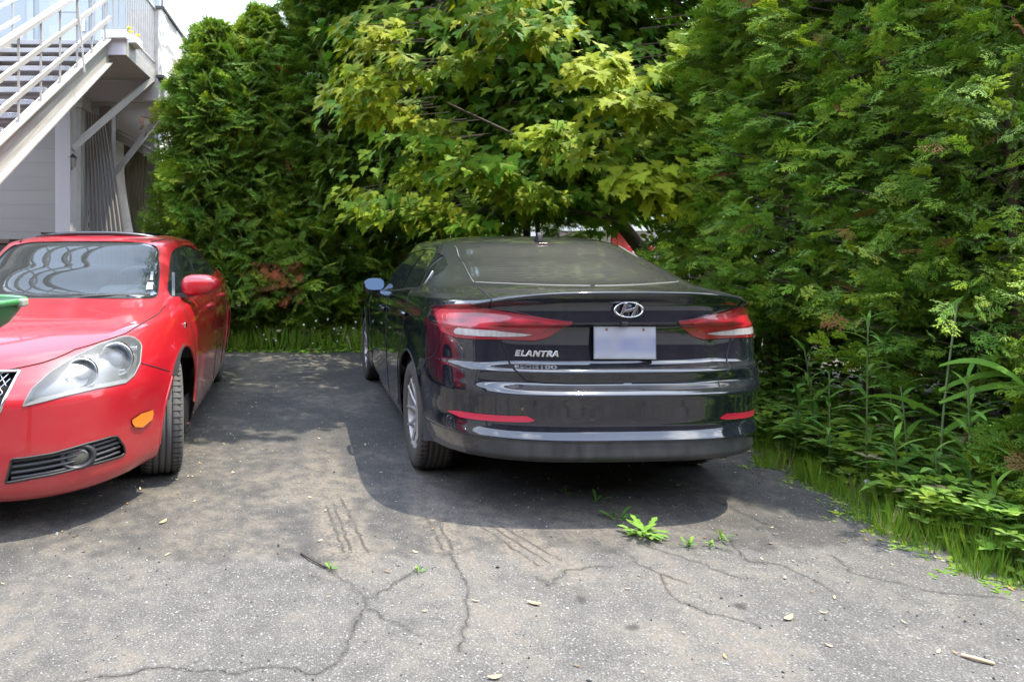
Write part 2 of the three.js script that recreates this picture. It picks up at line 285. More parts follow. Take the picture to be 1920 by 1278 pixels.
// colour (linear) and height of the asphalt at a place: x to the right, d away from the street
function asphalt(x, d, o) {
  const n1 = fbm(x * 0.9, d * 0.9, 1.3, 3), n2 = fbm(x * 3.1, d * 3.1, 6.2, 3), n3 = noise.noise(x * 16, d * 16, 3.3), n4 = noise.noise(x * 60, d * 60, 1.1);
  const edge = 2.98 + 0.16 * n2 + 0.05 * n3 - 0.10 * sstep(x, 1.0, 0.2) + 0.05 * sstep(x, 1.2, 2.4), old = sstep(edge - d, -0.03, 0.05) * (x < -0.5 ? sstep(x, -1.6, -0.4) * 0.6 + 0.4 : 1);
  const [sd, id] = stones(x, d, 0.0065), [sd2, id2] = stones(x + 5, d + 3, 0.0105);
  const top = sstep(sd, 0.55, 0.2);
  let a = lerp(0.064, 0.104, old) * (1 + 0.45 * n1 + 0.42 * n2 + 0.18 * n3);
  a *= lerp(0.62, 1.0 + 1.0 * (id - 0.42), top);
  let r = a * 1.08, g = a * 1.02, b = a * 0.93, h = 0.5 + 0.35 * top * (0.5 + id) - 0.2;
  const bright = (id2 > lerp(0.94, 0.84, old) && sd2 < 0.36 + 0.1 * n4) ? sstep(sd2, 0.44, 0.22) : 0;      // pale stones worn bare
  if (bright) { const k = lerp(0.07, 0.11, old) + 0.13 * hash2(Math.floor(id2 * 1e6), 3); r = lerp(r, k, bright); g = lerp(g, k * 0.985, bright); b = lerp(b, k * 0.95, bright); h += 0.25 * bright; }
  // pale silt washed into the hollows and along the wheel tracks
  let silt = sstep(n1 + 0.7 * n2 + 0.2 * n3, -0.16, 0.45) * lerp(0.72, 0.55, old);
  const band = (cx, w, d0, d1) => sstep(Math.abs(x - cx - 0.05 * n2), w, w * 0.35) * sstep(d, d0 - 0.2, d0 + 0.15) * sstep(d, d1 + 0.7, d1 - 0.2);
  silt = Math.max(silt, 0.85 * band(0.05 + 0.11 * (3.2 - d), 0.17, 2.75, 4.2), 0.8 * band(0.52 + 0.05 * (3.1 - d), 0.15, 2.8, 3.6), 0.85 * band(0.86 + 0.35 * (3 - d), 0.22, 2.7, 3.3), 0.7 * band(1.35, 0.55, 3.02, 3.2), 0.6 * band(-0.62, 0.28, 2.9, 3.2));
  silt *= clamp(0.75 + 0.9 * n3 + 0.5 * n4, 0, 1.15) * (1 - 0.65 * bright); silt = clamp(silt, 0, 0.92);
  const tone = 0.9 + 0.3 * n4; r = lerp(r, 0.142 * tone, silt); g = lerp(g, 0.121 * tone, silt); b = lerp(b, 0.095 * tone, silt); h = lerp(h, 0.62 + 0.1 * n4, silt * 0.7);
  for (const t of TREADS) { const q = segDist(x + 0.012 * n3, d, t[0], t[1]); if (q < 0.012) { const k = sstep(q, 0.011, 0.004) * (n4 + n3 > -0.15 ? 0.8 : 0.15); r *= 1 - 0.72 * k; g *= 1 - 0.72 * k; b *= 1 - 0.72 * k; h -= 0.3 * k; } }
  let c = 9; const wx = x + 0.022 * n3 + 0.006 * n4, wy = d + 0.022 * noise.noise(x * 16 + 9, d * 16, 8) + 0.006 * n4; for (const L of CRACKS) c = Math.min(c, lineDist(wx, wy, L));
  if (n2 + n3 < -0.22) c += 0.004;
  if (c < 0.02) { const k = sstep(c, 0.0034, 0.0006) * (0.28 + 0.5 * clamp(n4 + n2 + 0.3, 0, 1)), k2 = sstep(c, 0.02, 0.003) * 0.34; r *= (1 - k) * (1 - k2); g *= (1 - k) * (1 - k2); b *= (1 - k) * (1 - k2); h -= 1.3 * k + 0.35 * k2; }
  const tar = fbm(x * 7 + 3, d * 7, 2.2, 2); if (tar > 0.36) { const k = sstep(tar, 0.36, 0.5) * 0.6; r *= 1 - k; g *= 1 - k; b *= 1 - k; }
  o[0] = r; o[1] = g; o[2] = b; o[3] = h;
}
const toS = (l) => l <= 0.0031308 ? 12.92 * l : 1.055 * Math.pow(l, 1 / 2.4) - 0.055;
function asphaltSheet(name, x0, x1, d0, d1, W, H, y, label) {
  const hm = new Float32Array(W * H), q = [0, 0, 0, 0];
  const col = dataTex(W, H, (x, yy, o) => { asphalt(lerp(x0, x1, (x + 0.5) / W), lerp(d0, d1, (yy + 0.5) / H), q); o[0] = toS(q[0]); o[1] = toS(q[1]); o[2] = toS(q[2]); hm[yy * W + x] = q[3]; });
  const bump = dataTex(W, H, (x, yy, o) => { o[0] = o[1] = o[2] = clamp(hm[yy * W + x] * 0.5 + 0.25, 0, 1); }, { srgb: false });
  for (const t of [col, bump]) t.wrapS = t.wrapT = THREE.ClampToEdgeWrapping;
  const nx = 90, nz = 60, g = new THREE.PlaneGeometry(x1 - x0, d1 - d0, nx, nz).rotateX(-Math.PI / 2).translate((x0 + x1) / 2, 0, -(d0 + d1) / 2);
  const p = g.attributes.position, uv = g.attributes.uv;
  for (let i = 0; i < p.count; i++) uv.setXY(i, (p.getX(i) - x0) / (x1 - x0), (-p.getZ(i) - d0) / (d1 - d0));
  return { g, m: new THREE.MeshStandardMaterial({ map: col, bumpMap: bump, bumpScale: 0.009, roughness: 0.93, side: THREE.DoubleSide }) };
}
{
  const soil = dataTex(512, 512, (x, y, o) => { const k = 0.06 + 0.05 * fbm(x / 30, y / 30, 1, 4) + 0.02 * noise.noise(x / 3, y / 3, 4); o[0] = toS(clamp(k * 1.15, 0.01, 1)); o[1] = toS(clamp(k, 0.01, 1)); o[2] = toS(clamp(k * 0.72, 0.01, 1)); }, { repeat: [200, 200] });
  struct(obj('ground', new THREE.PlaneGeometry(400, 400).rotateX(-Math.PI / 2).translate(0, -0.03, 0), mat(1, 1, 1, 0.95, { map: soil })), 'bare brown soil under the hedges', 'soil');
  // the parking pad as ragged-edged sheets
  const ragged = (s, keep) => { const g = s.g, p = g.attributes.position; for (let i = 0; i < p.count; i++) { let x = p.getX(i), d = -p.getZ(i); const r = 2.74 + 0.10 * noise.noise(d * 2.1, 3.3, 1) + 0.06 * noise.noise(d * 7, 1.2, 5), f = 8.62 + 0.14 * noise.noise(x * 1.5, 7, 2) + 0.06 * noise.noise(x * 6, 2, 9); if (x > r) p.setX(i, r); if (d > f) p.setZ(i, -f); } return g; };
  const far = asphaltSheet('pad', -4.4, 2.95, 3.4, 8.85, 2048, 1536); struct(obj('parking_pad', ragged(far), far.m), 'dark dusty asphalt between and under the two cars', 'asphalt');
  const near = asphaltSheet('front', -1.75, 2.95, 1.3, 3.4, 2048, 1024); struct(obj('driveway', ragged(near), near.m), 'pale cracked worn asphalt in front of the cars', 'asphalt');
  const rest = mat(0.09, 0.088, 0.084, 0.93);
  struct(obj('pavement', merge([boxAt(-30, -4.4, -0.02, 0, -9.2, 14), boxAt(-4.4, -1.75, -0.02, 0, -3.4, 14), boxAt(-1.75, 2.95, -0.02, 0, -1.3, 14), boxAt(2.95, 30, -0.02, 0, -1.0, 14)]), rest), 'asphalt lane running past the parking place', 'asphalt');
}
// loose grit, stones and fallen bits
{
  const gritGeo = new THREE.IcosahedronGeometry(1, 0), g = new THREE.InstancedMesh(gritGeo, mat(1, 1, 1, 0.95), 5200), M = new THREE.Matrix4(), q = new THREE.Quaternion(), e = new THREE.Euler(), c = new THREE.Color(); g.name = 'gravel';
  for (let i = 0; i < 5200; i++) {
    const d = 1.45 + 4.6 * Math.pow(rnd(), 1.7), x = rr(-0.55 * d, Math.min(2.72, 1.05 * d)), s = 0.0016 + 0.0035 * Math.pow(rnd(), 3) + (rnd() < 0.012 ? 0.005 : 0);
    e.set(rr(0, 6), rr(0, 6), rr(0, 6)); M.compose(V(x, s * 0.35, -d), q.setFromEuler(e), V(s * rr(.8, 1.5), s * rr(.5, .8), s)); g.setMatrixAt(i, M); const k = rnd() < 0.25 ? rr(.02, .05) : rr(.10, .34); g.setColorAt(i, c.setRGB(k * 1.02, k, k * 0.95));
  }
  g.userData.kind = 'stuff'; g.castShadow = g.receiveShadow = true; scene.add(tag(g, 'loose grit and small stones scattered over the asphalt', 'gravel'));
  // dry leaves and winged seeds
  const lg = new THREE.PlaneGeometry(1, 0.4, 4, 1); { const p = lg.attributes.position; for (let i = 0; i < p.count; i++) { const x = p.getX(i); p.setY(i, p.getY(i) * (1 - 3.2 * x * x)); p.setZ(i, 0.35 * x * x + 0.05 * x); } lg.rotateX(-Math.PI / 2); lg.computeVertexNormals(); }
  const L = new THREE.InstancedMesh(lg, mat(1, 1, 1, 0.85), 330); L.name = 'leaf_litter';
  for (let i = 0; i < 330; i++) {
    let d, x; if (i < 120) { d = rr(3.4, 7); x = rr(-1.25, -0.55) + 0.04 * (d - 4); } else if (i < 230) { d = rr(1.6, 4.4); x = 2.72 - Math.abs(rr(0, 1) * rr(0, 1)) * 1.1; } else { d = rr(1.5, 5); x = rr(-0.5 * d, 2.6); }
    const s = rr(0.010, 0.027); e.set(rr(-.3, .3), rr(0, 6.3), rr(-.3, .3)); M.compose(V(x, 0.006, -d), q.setFromEuler(e), V(s, s, s)); L.setMatrixAt(i, M); const k = rr(.25, .6); L.setColorAt(i, rnd() < 0.75 ? c.setRGB(k, k * 0.78, k * 0.48) : c.setRGB(k * 0.6, k * 0.34, k * 0.14));
  }
  L.userData.kind = 'stuff'; L.castShadow = L.receiveShadow = true; scene.add(tag(L, 'dry tan seeds and leaf scraps lying on the asphalt', 'leaf litter'));
  for (const [x, d, a, l, lab] of [[-0.075, 2.845, -0.9, 0.17, 'thin dark twig lying at the end of a crack'], [1.62, 2.40, 0.5, 0.05, 'short pale wood chip on the worn asphalt right of centre'], [2.06, 2.16, -0.7, 0.075, 'pale splinter of wood near the lower right corner'], [0.75, 2.50, -0.5, 0.05, 'small brown curled leaf on the worn asphalt'], [0.50, 2.07, 0.1, 0.045, 'yellow fallen leaf at the bottom edge of the ground'], [-0.80, 3.24, 1.1, 0.05, 'small orange leaf on the dusty ground by the red bumper']]) {
    const t = thing('fallen_twig', lab, l > 0.1 ? 'twig' : 'leaf scrap', [x, 0, -d], a);
    if (l > 0.1 || l === 0.075) obj('stick', tubeGeo([[-l / 2, 0.006, 0], [0, 0.01, 0.006], [l / 2, 0.006, -0.004]], l > 0.1 ? 0.004 : 0.006, 10, 5), l > 0.1 ? mat(0.05, 0.04, 0.035, 0.9) : mat(0.5, 0.36, 0.22, 0.9), t);
    else { const m = obj('blade', lg, mat(0.5, 0.33, 0.15, 0.85), t); m.scale.setScalar(l); m.position.y = 0.008; }
  }
}

function range(a, b, n, pw = 1) { return Array.from({ length: n }, (_, i) => a + (b - a) * Math.pow(i / (n - 1), pw)); }
function arcTable(P, v) { const n = 600, L = [0]; let p = P(0, v); for (let i = 1; i <= n; i++) { const q = P(i / n, v); L.push(L[i - 1] + Math.hypot(q[0] - p[0], q[1] - p[1])); p = q; } return (u) => { if (u >= 1) return L[n] + (u - 1) * 4; const x = Math.max(0, u) * n, i = Math.min(n - 1, Math.floor(x)); return L[i] + (L[i + 1] - L[i]) * (x - i); }; }
function vAtZ(P, u, z, v0, v1) { for (let i = 0; i < 40; i++) { const m = (v0 + v1) / 2; if (P(u, m)[2] < z) v0 = m; else v1 = m; } return (v0 + v1) / 2; }
// a thin dark seam lying on the surface, through points (u, v)
function seamGeo(P, uv, r = 0.0032, sides = [1, -1], seg = 10) {
  const pts = []; for (let i = 0; i < uv.length - 1; i++) for (let k = 0; k < seg; k++) { const t = k / seg; pts.push(P(lerp(uv[i][0], uv[i + 1][0], t), lerp(uv[i][1], uv[i + 1][1], t))); }
  pts.push(P(...uv[uv.length - 1]));
  return merge(sides.map(sg => tubeGeo(pts.map(p => carV(p[0], p[1] * sg, p[2])), r, pts.length * 2, 5)));
}
function colored(g, fn) {
  const p = g.attributes.position, n = g.attributes.normal, c = new Float32Array(p.count * 3);
  for (let i = 0; i < p.count; i++) c.set(fn(-p.getZ(i), -p.getX(i), p.getY(i), n.getY(i)), i * 3);
  g.setAttribute('color', new THREE.BufferAttribute(c, 3)); return g;
}
const BLACK_PLASTIC = mat(0.018, 0.018, 0.019, 0.55), RUBBER = mat(0.022, 0.021, 0.020, 0.9), SEAM = mat(0.004, 0.004, 0.004, 0.9), DARK = mat(0.008, 0.008, 0.008, 0.95);
const CHROME = pmat(0.75, 0.75, 0.76, 0.12, { metalness: 1 }), SILVER = pmat(0.42, 0.42, 0.42, 0.38, { metalness: 0.85 });
function wheelGeos(R, w, rimR, spokes, deep) {
  const tread = [], n = 40;
  const prof = [[rimR, -w * 0.40], [rimR + 0.012, -w * 0.46], [(R + rimR) / 2, -w * 0.5], [R - 0.022, -w * 0.47], [R - 0.006, -w * 0.40], [R, -w * 0.33]];
  const grooves = [-0.22, -0.075, 0.075, 0.22];
  for (const g of grooves) prof.push([R, w * (g - 0.022)], [R - 0.008, w * (g - 0.018)], [R - 0.008, w * (g + 0.018)], [R, w * (g + 0.022)]);
  prof.push([R, w * 0.33], [R - 0.006, w * 0.40], [R - 0.022, w * 0.47], [(R + rimR) / 2, w * 0.5], [rimR + 0.012, w * 0.46], [rimR, w * 0.40]);
  const lathe = (pr, s = 56) => new THREE.LatheGeometry(pr.map(p => new THREE.Vector2(p[0], p[1])), s).rotateZ(Math.PI / 2);   // axis along x
  const sipes = [];
  for (let i = 0; i < 60; i++) for (const sg of [-1, 1]) { const a = (i + (sg > 0 ? 0.5 : 0)) / 60 * Math.PI * 2; sipes.push(new THREE.BoxGeometry(w * 0.22, 0.004, 0.0045).translate(sg * w * 0.34, R - 0.0012, 0).rotateX(a)); }
  const tyre = lathe(prof), sipe = merge(sipes);
  const rim = [lathe([[rimR + 0.006, w * 0.47], [rimR - 0.004, w * 0.47], [rimR - 0.012, w * 0.40], [rimR - 0.03, w * 0.1], [rimR - 0.03, -w * 0.4], [rimR, -w * 0.4]])];
  for (let i = 0; i < spokes; i++) for (const d of [-1, 1]) {
    const a = (i / spokes) * Math.PI * 2, s = new THREE.CylinderGeometry(0.011, 0.018, rimR - 0.02, 5, 3); s.translate(0, (rimR - 0.02) / 2, 0);
    const p = s.attributes.position; for (let k = 0; k < p.count; k++) { const y = p.getY(k) / rimR; p.setX(k, p.getX(k) * 0.8 + w * (0.30 + 0.13 * y - deep * (1 - y))); p.setZ(k, p.getZ(k) + d * (0.010 + 0.075 * y * y)); }
    s.computeVertexNormals(); rim.push(s.rotateX(a));
  }
  rim.push(new THREE.CylinderGeometry(0.05, 0.055, 0.03, 20).rotateZ(Math.PI / 2).translate(w * (0.33 - deep), 0, 0));
  const disc = new THREE.CylinderGeometry(rimR * 0.72, rimR * 0.72, 0.012, 28).rotateZ(Math.PI / 2);
  return { tyre, sipe, rim: merge(rim), disc, back: new THREE.CylinderGeometry(rimR - 0.03, rimR - 0.03, 0.004, 28).rotateZ(Math.PI / 2).translate(-w * 0.2, 0, 0) };
}
function addWheels(car, W, spots, rimMat, tyreMat) {          // spots: [s, t, radius, steer]
  for (const [s, t, R, steer] of spots) {
    const g = new THREE.Group(); g.name = 'wheel'; g.position.set(-t, R, -s); g.rotation.y = steer + (t > 0 ? Math.PI : 0); car.add(g);
    const ty = obj('tyre', W.tyre, tyreMat, g); obj('rim', W.rim, rimMat, g); obj('brake_disc', merge([W.disc, W.back]), mat(0.05, 0.045, 0.04, 0.7), g); obj('tread_cuts', W.sipe, SEAM, g);
  }
}
function archLining(s, z, R, sg) {
  const out = [new THREE.CylinderGeometry(R, R, 0.34, 24, 1, true, s > 1 && z > 0.33 ? 0.75 : 0.1, s > 1 && z > 0.33 ? Math.PI - 1.5 : Math.PI - 0.2).rotateZ(Math.PI / 2).translate(-sg * 0.68, z, -s), new THREE.RingGeometry(0.02, R, 30).rotateY(sg > 0 ? Math.PI / 2 : -Math.PI / 2).translate(-sg * 0.52, z, -s)];
  const g = merge(out), p = g.attributes.position; for (let i = 0; i < p.count; i++) if (p.getY(i) < 0.2) p.setY(i, 0.2); return g;
}

// dust: fine pale specks and water marks over dark paint and glass
const dustTex = dataTex(1024, 1024, (x, y, o) => {
  const a = fbm(x / 1024 * 9, y / 1024 * 9, 3, 4), s = fbm(x / 6.3, y / 6.3, 9, 2), sp = noise.noise(x / 2.9, y / 2.9, 5.5);
  let d = 0.36 + 0.6 * a + 0.35 * s; if (sp > 0.30) d += 1.1 * (sp - 0.2);
  d = clamp(d, 0.03, 1); o[0] = d; o[1] = d * 0.985; o[2] = d * 0.93;
});
const fineDust = dustTex.clone(); fineDust.repeat.set(1.1, 1.1); fineDust.needsUpdate = true;

// ---------- the dark saloon ----------
const darkCar = thing('dark_sedan', 'dark navy four-door saloon parked under the maple, its dusty rear towards us', 'car', [SEDAN_POSE[0], 0, SEDAN_POSE[1]], SEDAN_POSE[2]);
{
  const P = SEDAN, car = darkCar, arc = arcTable(P, 13), A = (pts) => pts.map(([u, z]) => [arc(u), z]);
  const us = [...range(0, 0.36, 150, 1.6), ...range(0.365, 0.64, 90), ...range(0.655, 1, 36)], vs = range(0, 27, 27 * 6 + 1);
  let M = gridSoup(P, us, vs), part;
  const take = (f) => { const [i, o] = cut(M, f); M = o; return i; };
  const inUZ = (pts, lo = 0, hi = 99) => { const f = polySd(A(pts)); return (s, t, z, u, v) => (v < lo || v > hi) ? 1 : f(arc(u), z); };
  const inUV = (pts) => { const f = polySd(pts.map(([u, v]) => [arc(u) * 20, v])); return (s, t, z, u, v) => f(arc(u) * 20, v); };
  const inSZ = (pts, lo, hi) => { const f = polySd(pts); return (s, t, z, u, v) => (v < lo || v > hi || t < 0.2) ? 1 : f(s, z); };
  for (const s0 of [0, 2.7]) take((s, t, z, u, v) => (v > 14 || t < 0.45) ? 1 : Math.hypot(s - s0, z - 0.325) - 0.372);
  const lamp = take(inUZ([[.296, .988], [.264, 1.018], [.204, 1.036], [.157, 1.016], [.081, .986], [.033, .959], [.057, .884], [.073, .867], [.128, .870], [.224, .866], [.268, .884]], 9, 20));
  const refl = take(inUZ([[.256, .491], [.218, .506], [.092, .524], [.076, .497], [.113, .490], [.218, .474]], 1, 9));
  const valance = take(inUZ([[.262, .245], [.232, .285], [.200, .345], [.172, .385], [.126, .409], [.07, .412], [-.1, .412], [-.1, .1], [.262, .1]], -1, 9));
  const rearGlass = take(inUV([[.2335, 23.1], [.174, 21.85], [.166, 21.2], [.10, 21.12], [0, 20.96], [-.2, 20.96], [-.2, 23.9], [0, 23.9], [.10, 23.8], [.17, 23.5]]));
  const wind = take(inUV([[.705, 21.4], [.70, 23.2], [.75, 23.6], [1.2, 23.8], [1.2, 21.2]]));
  const dlo = take(inSZ([[-.06, 1.168], [0, 1.205], [.2, 1.262], [.5, 1.295], [.95, 1.30], [1.4, 1.27], [1.85, 1.15], [2.2, .965], [2.1, .93], [1.2, .977], [.5, 1.034], [.2, 1.056], [.06, 1.095]], 19.4, 24));
  const lid = take(inUV([[-.2, 8.92], [.064, 8.98], [.0895, 9.2], [.101, 9.9], [.116, 12.4], [.128, 13.25], [.1555, 17.0], [.1585, 20.0], [.1675, 21.3], [.10, 21.25], [-.2, 21.1]]));
  const bumper = take((s, t, z, u, v) => { const f = polySd([[-2, -2], [0.78, -2], [0.80, 0.60], [0.78, 0.66]].map(p => [p[0], p[1]])); return u > 0.36 ? 1 : Math.max(v - (u < 0.10 ? 8.9 : 8.9 + sstep(u, 0.10, 0.30) * 4.4), s + 0.33 - 0 * f(0, 0)); });
  const roof = take((s, t, z, u, v) => 24 - v);
  const rearDoor = take(inSZ([[.34, 1.06], [.24, .80], [.42, .56], [.50, .25], [.94, .24], [.93, 1.02]], 1, 22));
  const frontDoor = take(inSZ([[.94, .24], [2.0, .24], [2.02, .6], [1.96, .95], [.93, 1.02]], 1, 22));
  // paint: near-black blue under clear lacquer, dust where it settles and mud where the wheels throw it
  const paint = (s, t, z, ny) => {
    const k = clamp(0.09 + 0.5 * sstep(ny, 0.45, 1) + 0.5 * sstep(z, 0.42, 0.20), 0, 0.8), m = fbm(s * 9, t * 9, z * 9, 3) + 0.5;
    const mud = sstep(z + 0.10 * m, 0.52, 0.30) * sstep(t, 0.55, 0.80) * sstep(s, -0.25, -0.45) * (s > -0.75 ? 1 : 0.3) * 0.75, d = clamp(k * (0.55 + 0.9 * m) * 0.20 + 0.035 * clamp(0.4 + 1.1 * noise.noise(t * 34 + s * 20, z * 2.4, 4.4) + 0.5 * m, 0, 1.4) + mud, 0, 0.9);
    return [lerp(0.0022, 0.13, d), lerp(0.0040, 0.118, d), lerp(0.0105, 0.095, d)];
  };
  const lacquer = new THREE.MeshPhysicalMaterial({ vertexColors: true, color: 0xffffff, roughness: 0.07, ior: 1.5, clearcoat: 1, clearcoatRoughness: 0.03, side: THREE.DoubleSide });
  const lacquerD = new THREE.MeshPhysicalMaterial({ color: new THREE.Color().setRGB(0.022, 0.023, 0.019), map: fineDust, roughness: 0.5, clearcoat: 1, clearcoatRoughness: 0.05, side: THREE.DoubleSide });
  const panel = (name, m, mt = lacquer) => obj(name, mt === lacquer ? colored(soupGeo(m), paint) : soupGeo(m), mt, car);
  const [pillar, lower] = cut(M, (s, t, z, u, v) => 19.5 - v);
  panel('body', lower); obj('roof_pillar', soupGeo(pillar), lacquerD, car); obj('roof', soupGeo(roof), lacquerD, car);
  const [deck, lidFace] = cut(lid, (s, t, z, u, v) => 18.9 - v);
  const lidMesh = panel('boot_lid', lidFace); obj('lid_top', soupGeo(deck), lacquerD, lidMesh);
  panel('rear_bumper', bumper);
  obj('bumper_valance', colored(soupGeo(valance), (s, t, z) => { const d = 0.35 + 0.65 * clamp(fbm(s * 5, t * 22, z * 6, 3) + 0.5, 0, 1); return [0.052 * d, 0.052 * d, 0.055 * d]; }), mat(1, 1, 1, 0.42, { vertexColors: true }), car);
  for (const sg of [1, -1]) {
    for (const [nm, dr, hs, hz] of [['rear_door', rearDoor, 0.26, 0.895], ['front_door', frontDoor, 1.18, 0.845]]) {
      const d = obj(nm, colored(soupGeo(dr, sg), paint), lacquer, car), t = 0.893 - (hs > 1 ? 0.004 : 0.012);
      const h = obj('handle', merge([tubeGeo([[-sg * t, hz, -hs + 0.11], [-sg * (t + 0.018), hz + 0.004, -hs + 0.07], [-sg * (t + 0.020), hz + 0.006, -hs], [-sg * (t + 0.018), hz + 0.004, -hs - 0.07], [-sg * t, hz, -hs - 0.11]], 0.014, 20, 8)]), lacquer, d);
      h.geometry = colored(h.geometry, () => [0.008, 0.010, 0.016]);
    }
    const glass = pmat(0.035, 0.042, 0.04, 0.02, { transmission: 0.55, specularIntensity: 1, ior: 1.5 });
    const cuts = [[.86, -.02], [.24, .14]]; let g = dlo; const panes = [];
    for (const [s0, k] of cuts) { const [back, front] = cut(g, (s, t, z) => s - (s0 - k * (z - 1.1)) + 0.028), [, f2] = cut(front, (s, t, z) => s - (s0 - k * (z - 1.1)) - 0.028); panes.push(f2); g = back; } panes.push(g);
    panes.forEach((p, i) => obj('side_window', soupGeo(p, sg, -0.004), glass, car));
    obj('window_pillar', soupGeo(dlo, sg, -0.010), BLACK_PLASTIC, car).visible = true;
    // lamps
    const [white, redL] = cut(lamp, (() => { const f = polySd(A([[.232, .897], [.219, .914], [.14, .913], [.13, .909], [.066, .893], [.071, .884], [.125, .883], [.224, .882]])); return (s, t, z, u) => f(arc(u), z); })());
    const [inner, redO] = cut(redL, (() => { const f = polySd(A([[.285, .975], [.262, 1.0], [.204, 1.012], [.157, .998], [.081, .972], [.05, .955], [.066, .905], [.13, .923], [.222, .925], [.245, .905], [.272, .91]])); return (s, t, z, u) => f(arc(u), z); })());
    const body = obj('taillight', soupGeo(redO, sg, 0.004), pmat(0.20, 0.006, 0.014, 0.25, { clearcoat: 1, clearcoatRoughness: 0.03 }), car);
    const streak = new THREE.MeshPhysicalMaterial({ vertexColors: true, color: 0xffffff, roughness: 0.35, clearcoat: 1, clearcoatRoughness: 0.02, side: THREE.DoubleSide });
    obj('red_lens', colored(soupGeo(inner, sg, 0.005), (s, t, z) => { const a = Math.abs(t), b = clamp(0.62 + 0.5 * noise.noise(a * 13, z * 26, 2) + 0.35 * Math.sin(z * 190) * 0.3, 0.2, 1.15), out = a > 0.755 ? 1.25 : 1; return [0.50 * b * out, 0.010 * b, 0.030 * b]; }), streak, body);
    obj('reversing_lens', colored(soupGeo(white, sg, 0.006), (s, t, z) => { const b = 0.85 + 0.22 * noise.noise(t * 30, z * 30, 7) + 0.08 * Math.sin(t * 260); return [0.40 * b, 0.37 * b, 0.35 * b]; }), streak, body);
    obj('reflector', soupGeo(refl, sg, 0.002), pmat(0.52, 0.012, 0.05, 0.3, { clearcoat: 1, clearcoatRoughness: 0.05 }), car);
    // door mirror
    const mg = new THREE.SphereGeometry(1, 28, 18); { const p = mg.attributes.position; for (let i = 0; i < p.count; i++) { const x = p.getX(i), y = p.getY(i), z = p.getZ(i), q = (c) => Math.sign(c) * Math.pow(Math.abs(c), 0.65); p.setXYZ(i, q(x) * 0.098 * (1 + 0.1 * y), q(y) * 0.066 * (1 - 0.15 * sg * -x * 0), z > 0 ? Math.min(q(z) * 0.06, 0.045) : q(z) * 0.10); } mg.computeVertexNormals(); }
    const mir = obj('door_mirror', colored(mg, () => [0.008, 0.010, 0.016]), lacquer, car); mir.position.set(-sg * 0.868, 0.966, -2.0);
    const mp = new THREE.CircleGeometry(1, 36); { const p = mp.attributes.position; for (let i = 0; i < p.count; i++) { const q = (c) => Math.sign(c) * Math.pow(Math.abs(c), 0.7); p.setXYZ(i, q(p.getX(i)) * 0.084, q(p.getY(i)) * 0.054, 0.0465); } }
    const mgl = obj('mirror_glass', mp, pmat(0.055, 0.075, 0.105, 0.02, { metalness: 1 }), mir); mgl.rotation.x = -0.31; mgl.position.set(0, 0.008, 0.014);
    obj('mirror_arm', barGeo([-sg * 0.76, 0.925, -2.02], [-sg * 0.84, 0.94, -2.0], 0.05, 0.03), BLACK_PLASTIC, car);
  }
  // glass at the back: bare pane with its dust, a clean dark band round it
  const inset = polySd([[.2335, 23.1], [.174, 21.85], [.166, 21.2], [.10, 21.12], [0, 20.96], [-.2, 20.96], [-.2, 23.9], [0, 23.9], [.10, 23.8], [.17, 23.5]].map(([u, v]) => [arc(u) * 20, v]));
  const [pane, frit] = cut(rearGlass, (s, t, z, u, v) => { const a = Math.abs(t) - (0.475 - (s + 0.45) * 0.03), b = -s - 0.475 - 0.12 * t * t * 0 + 0.10 * t * t, c = s - 0.17 + 0.25 * t * t; return Math.max(a, b, c); });
  const dustGlass = new THREE.MeshPhysicalMaterial({ color: new THREE.Color().setRGB(0.030, 0.029, 0.022), map: dustTex, roughness: 0.45, clearcoat: 1, clearcoatRoughness: 0.04, side: THREE.DoubleSide });
  const rg = obj('rear_window', soupGeo(pane, 0, -0.002), dustGlass, car);
  obj('window_band', soupGeo(frit, 0, -0.002), new THREE.MeshPhysicalMaterial({ color: new THREE.Color().setRGB(0.014, 0.015, 0.014), map: dustTex, roughness: 0.4, clearcoat: 1, clearcoatRoughness: 0.06, side: THREE.DoubleSide }), rg);
  { const w = []; for (let k = 0; k < 22; k++) { const pts = [], v = 21.22 + k * 0.088; for (let i = -12; i <= 12; i++) { const u0 = Math.abs(i) / 12 * 0.125, q = P(u0, v); pts.push(carV(q[0] - 0.001, Math.sign(i) * q[1], q[2] + 0.0015)); } w.push(tubeGeo(pts, 0.0006, 30, 3)); } obj('heater_wire', w, mat(0.06, 0.055, 0.04, 0.8), rg); }
  obj('windscreen', soupGeo(wind, 0, -0.003), pmat(0.05, 0.06, 0.06, 0.02, { transmission: 0.5 }), car);
  // seams
  const lidGap = [[.166, 21.2], [.1585, 20.0], [.1565, 18.6], [.1552, 17.0], [.142, 15.2], [.128, 13.25], [.116, 12.4], [.107, 11], [.101, 9.9], [.0895, 9.2], [.064, 8.98], [.03, 8.92], [0.0005, 8.92]];
  const seams = [seamGeo(P, lidGap, 0.0042)];
  seams.push(seamGeo(P, [[.258, 13.4], [.29, 12.0], [.325, 9.6], [.334, 8.9]], 0.003));
  const sz = (pts) => pts.map(([s, z]) => { let lo = .3, hi = .68, v; for (let i = 0; i < 40; i++) { const m = (lo + hi) / 2; v = vAtZ(P, m, z, 0.5, 22); if (P(m, v)[0] < s) lo = m; else hi = m; } return [lo, vAtZ(P, lo, z, 0.5, 22)]; });
  seams.push(seamGeo(P, sz([[.34, 1.045], [.24, .80], [.42, .56], [.50, .25]])), seamGeo(P, sz([[.93, 1.0], [.94, .6], [.94, .24]])), seamGeo(P, sz([[1.96, .94], [2.02, .6], [2.0, .24]])));
  seams.push(seamGeo(P, [[.2335, 23.1], [.2, 22.4], [.174, 21.85], [.166, 21.2]], 0.005, [1, -1]));
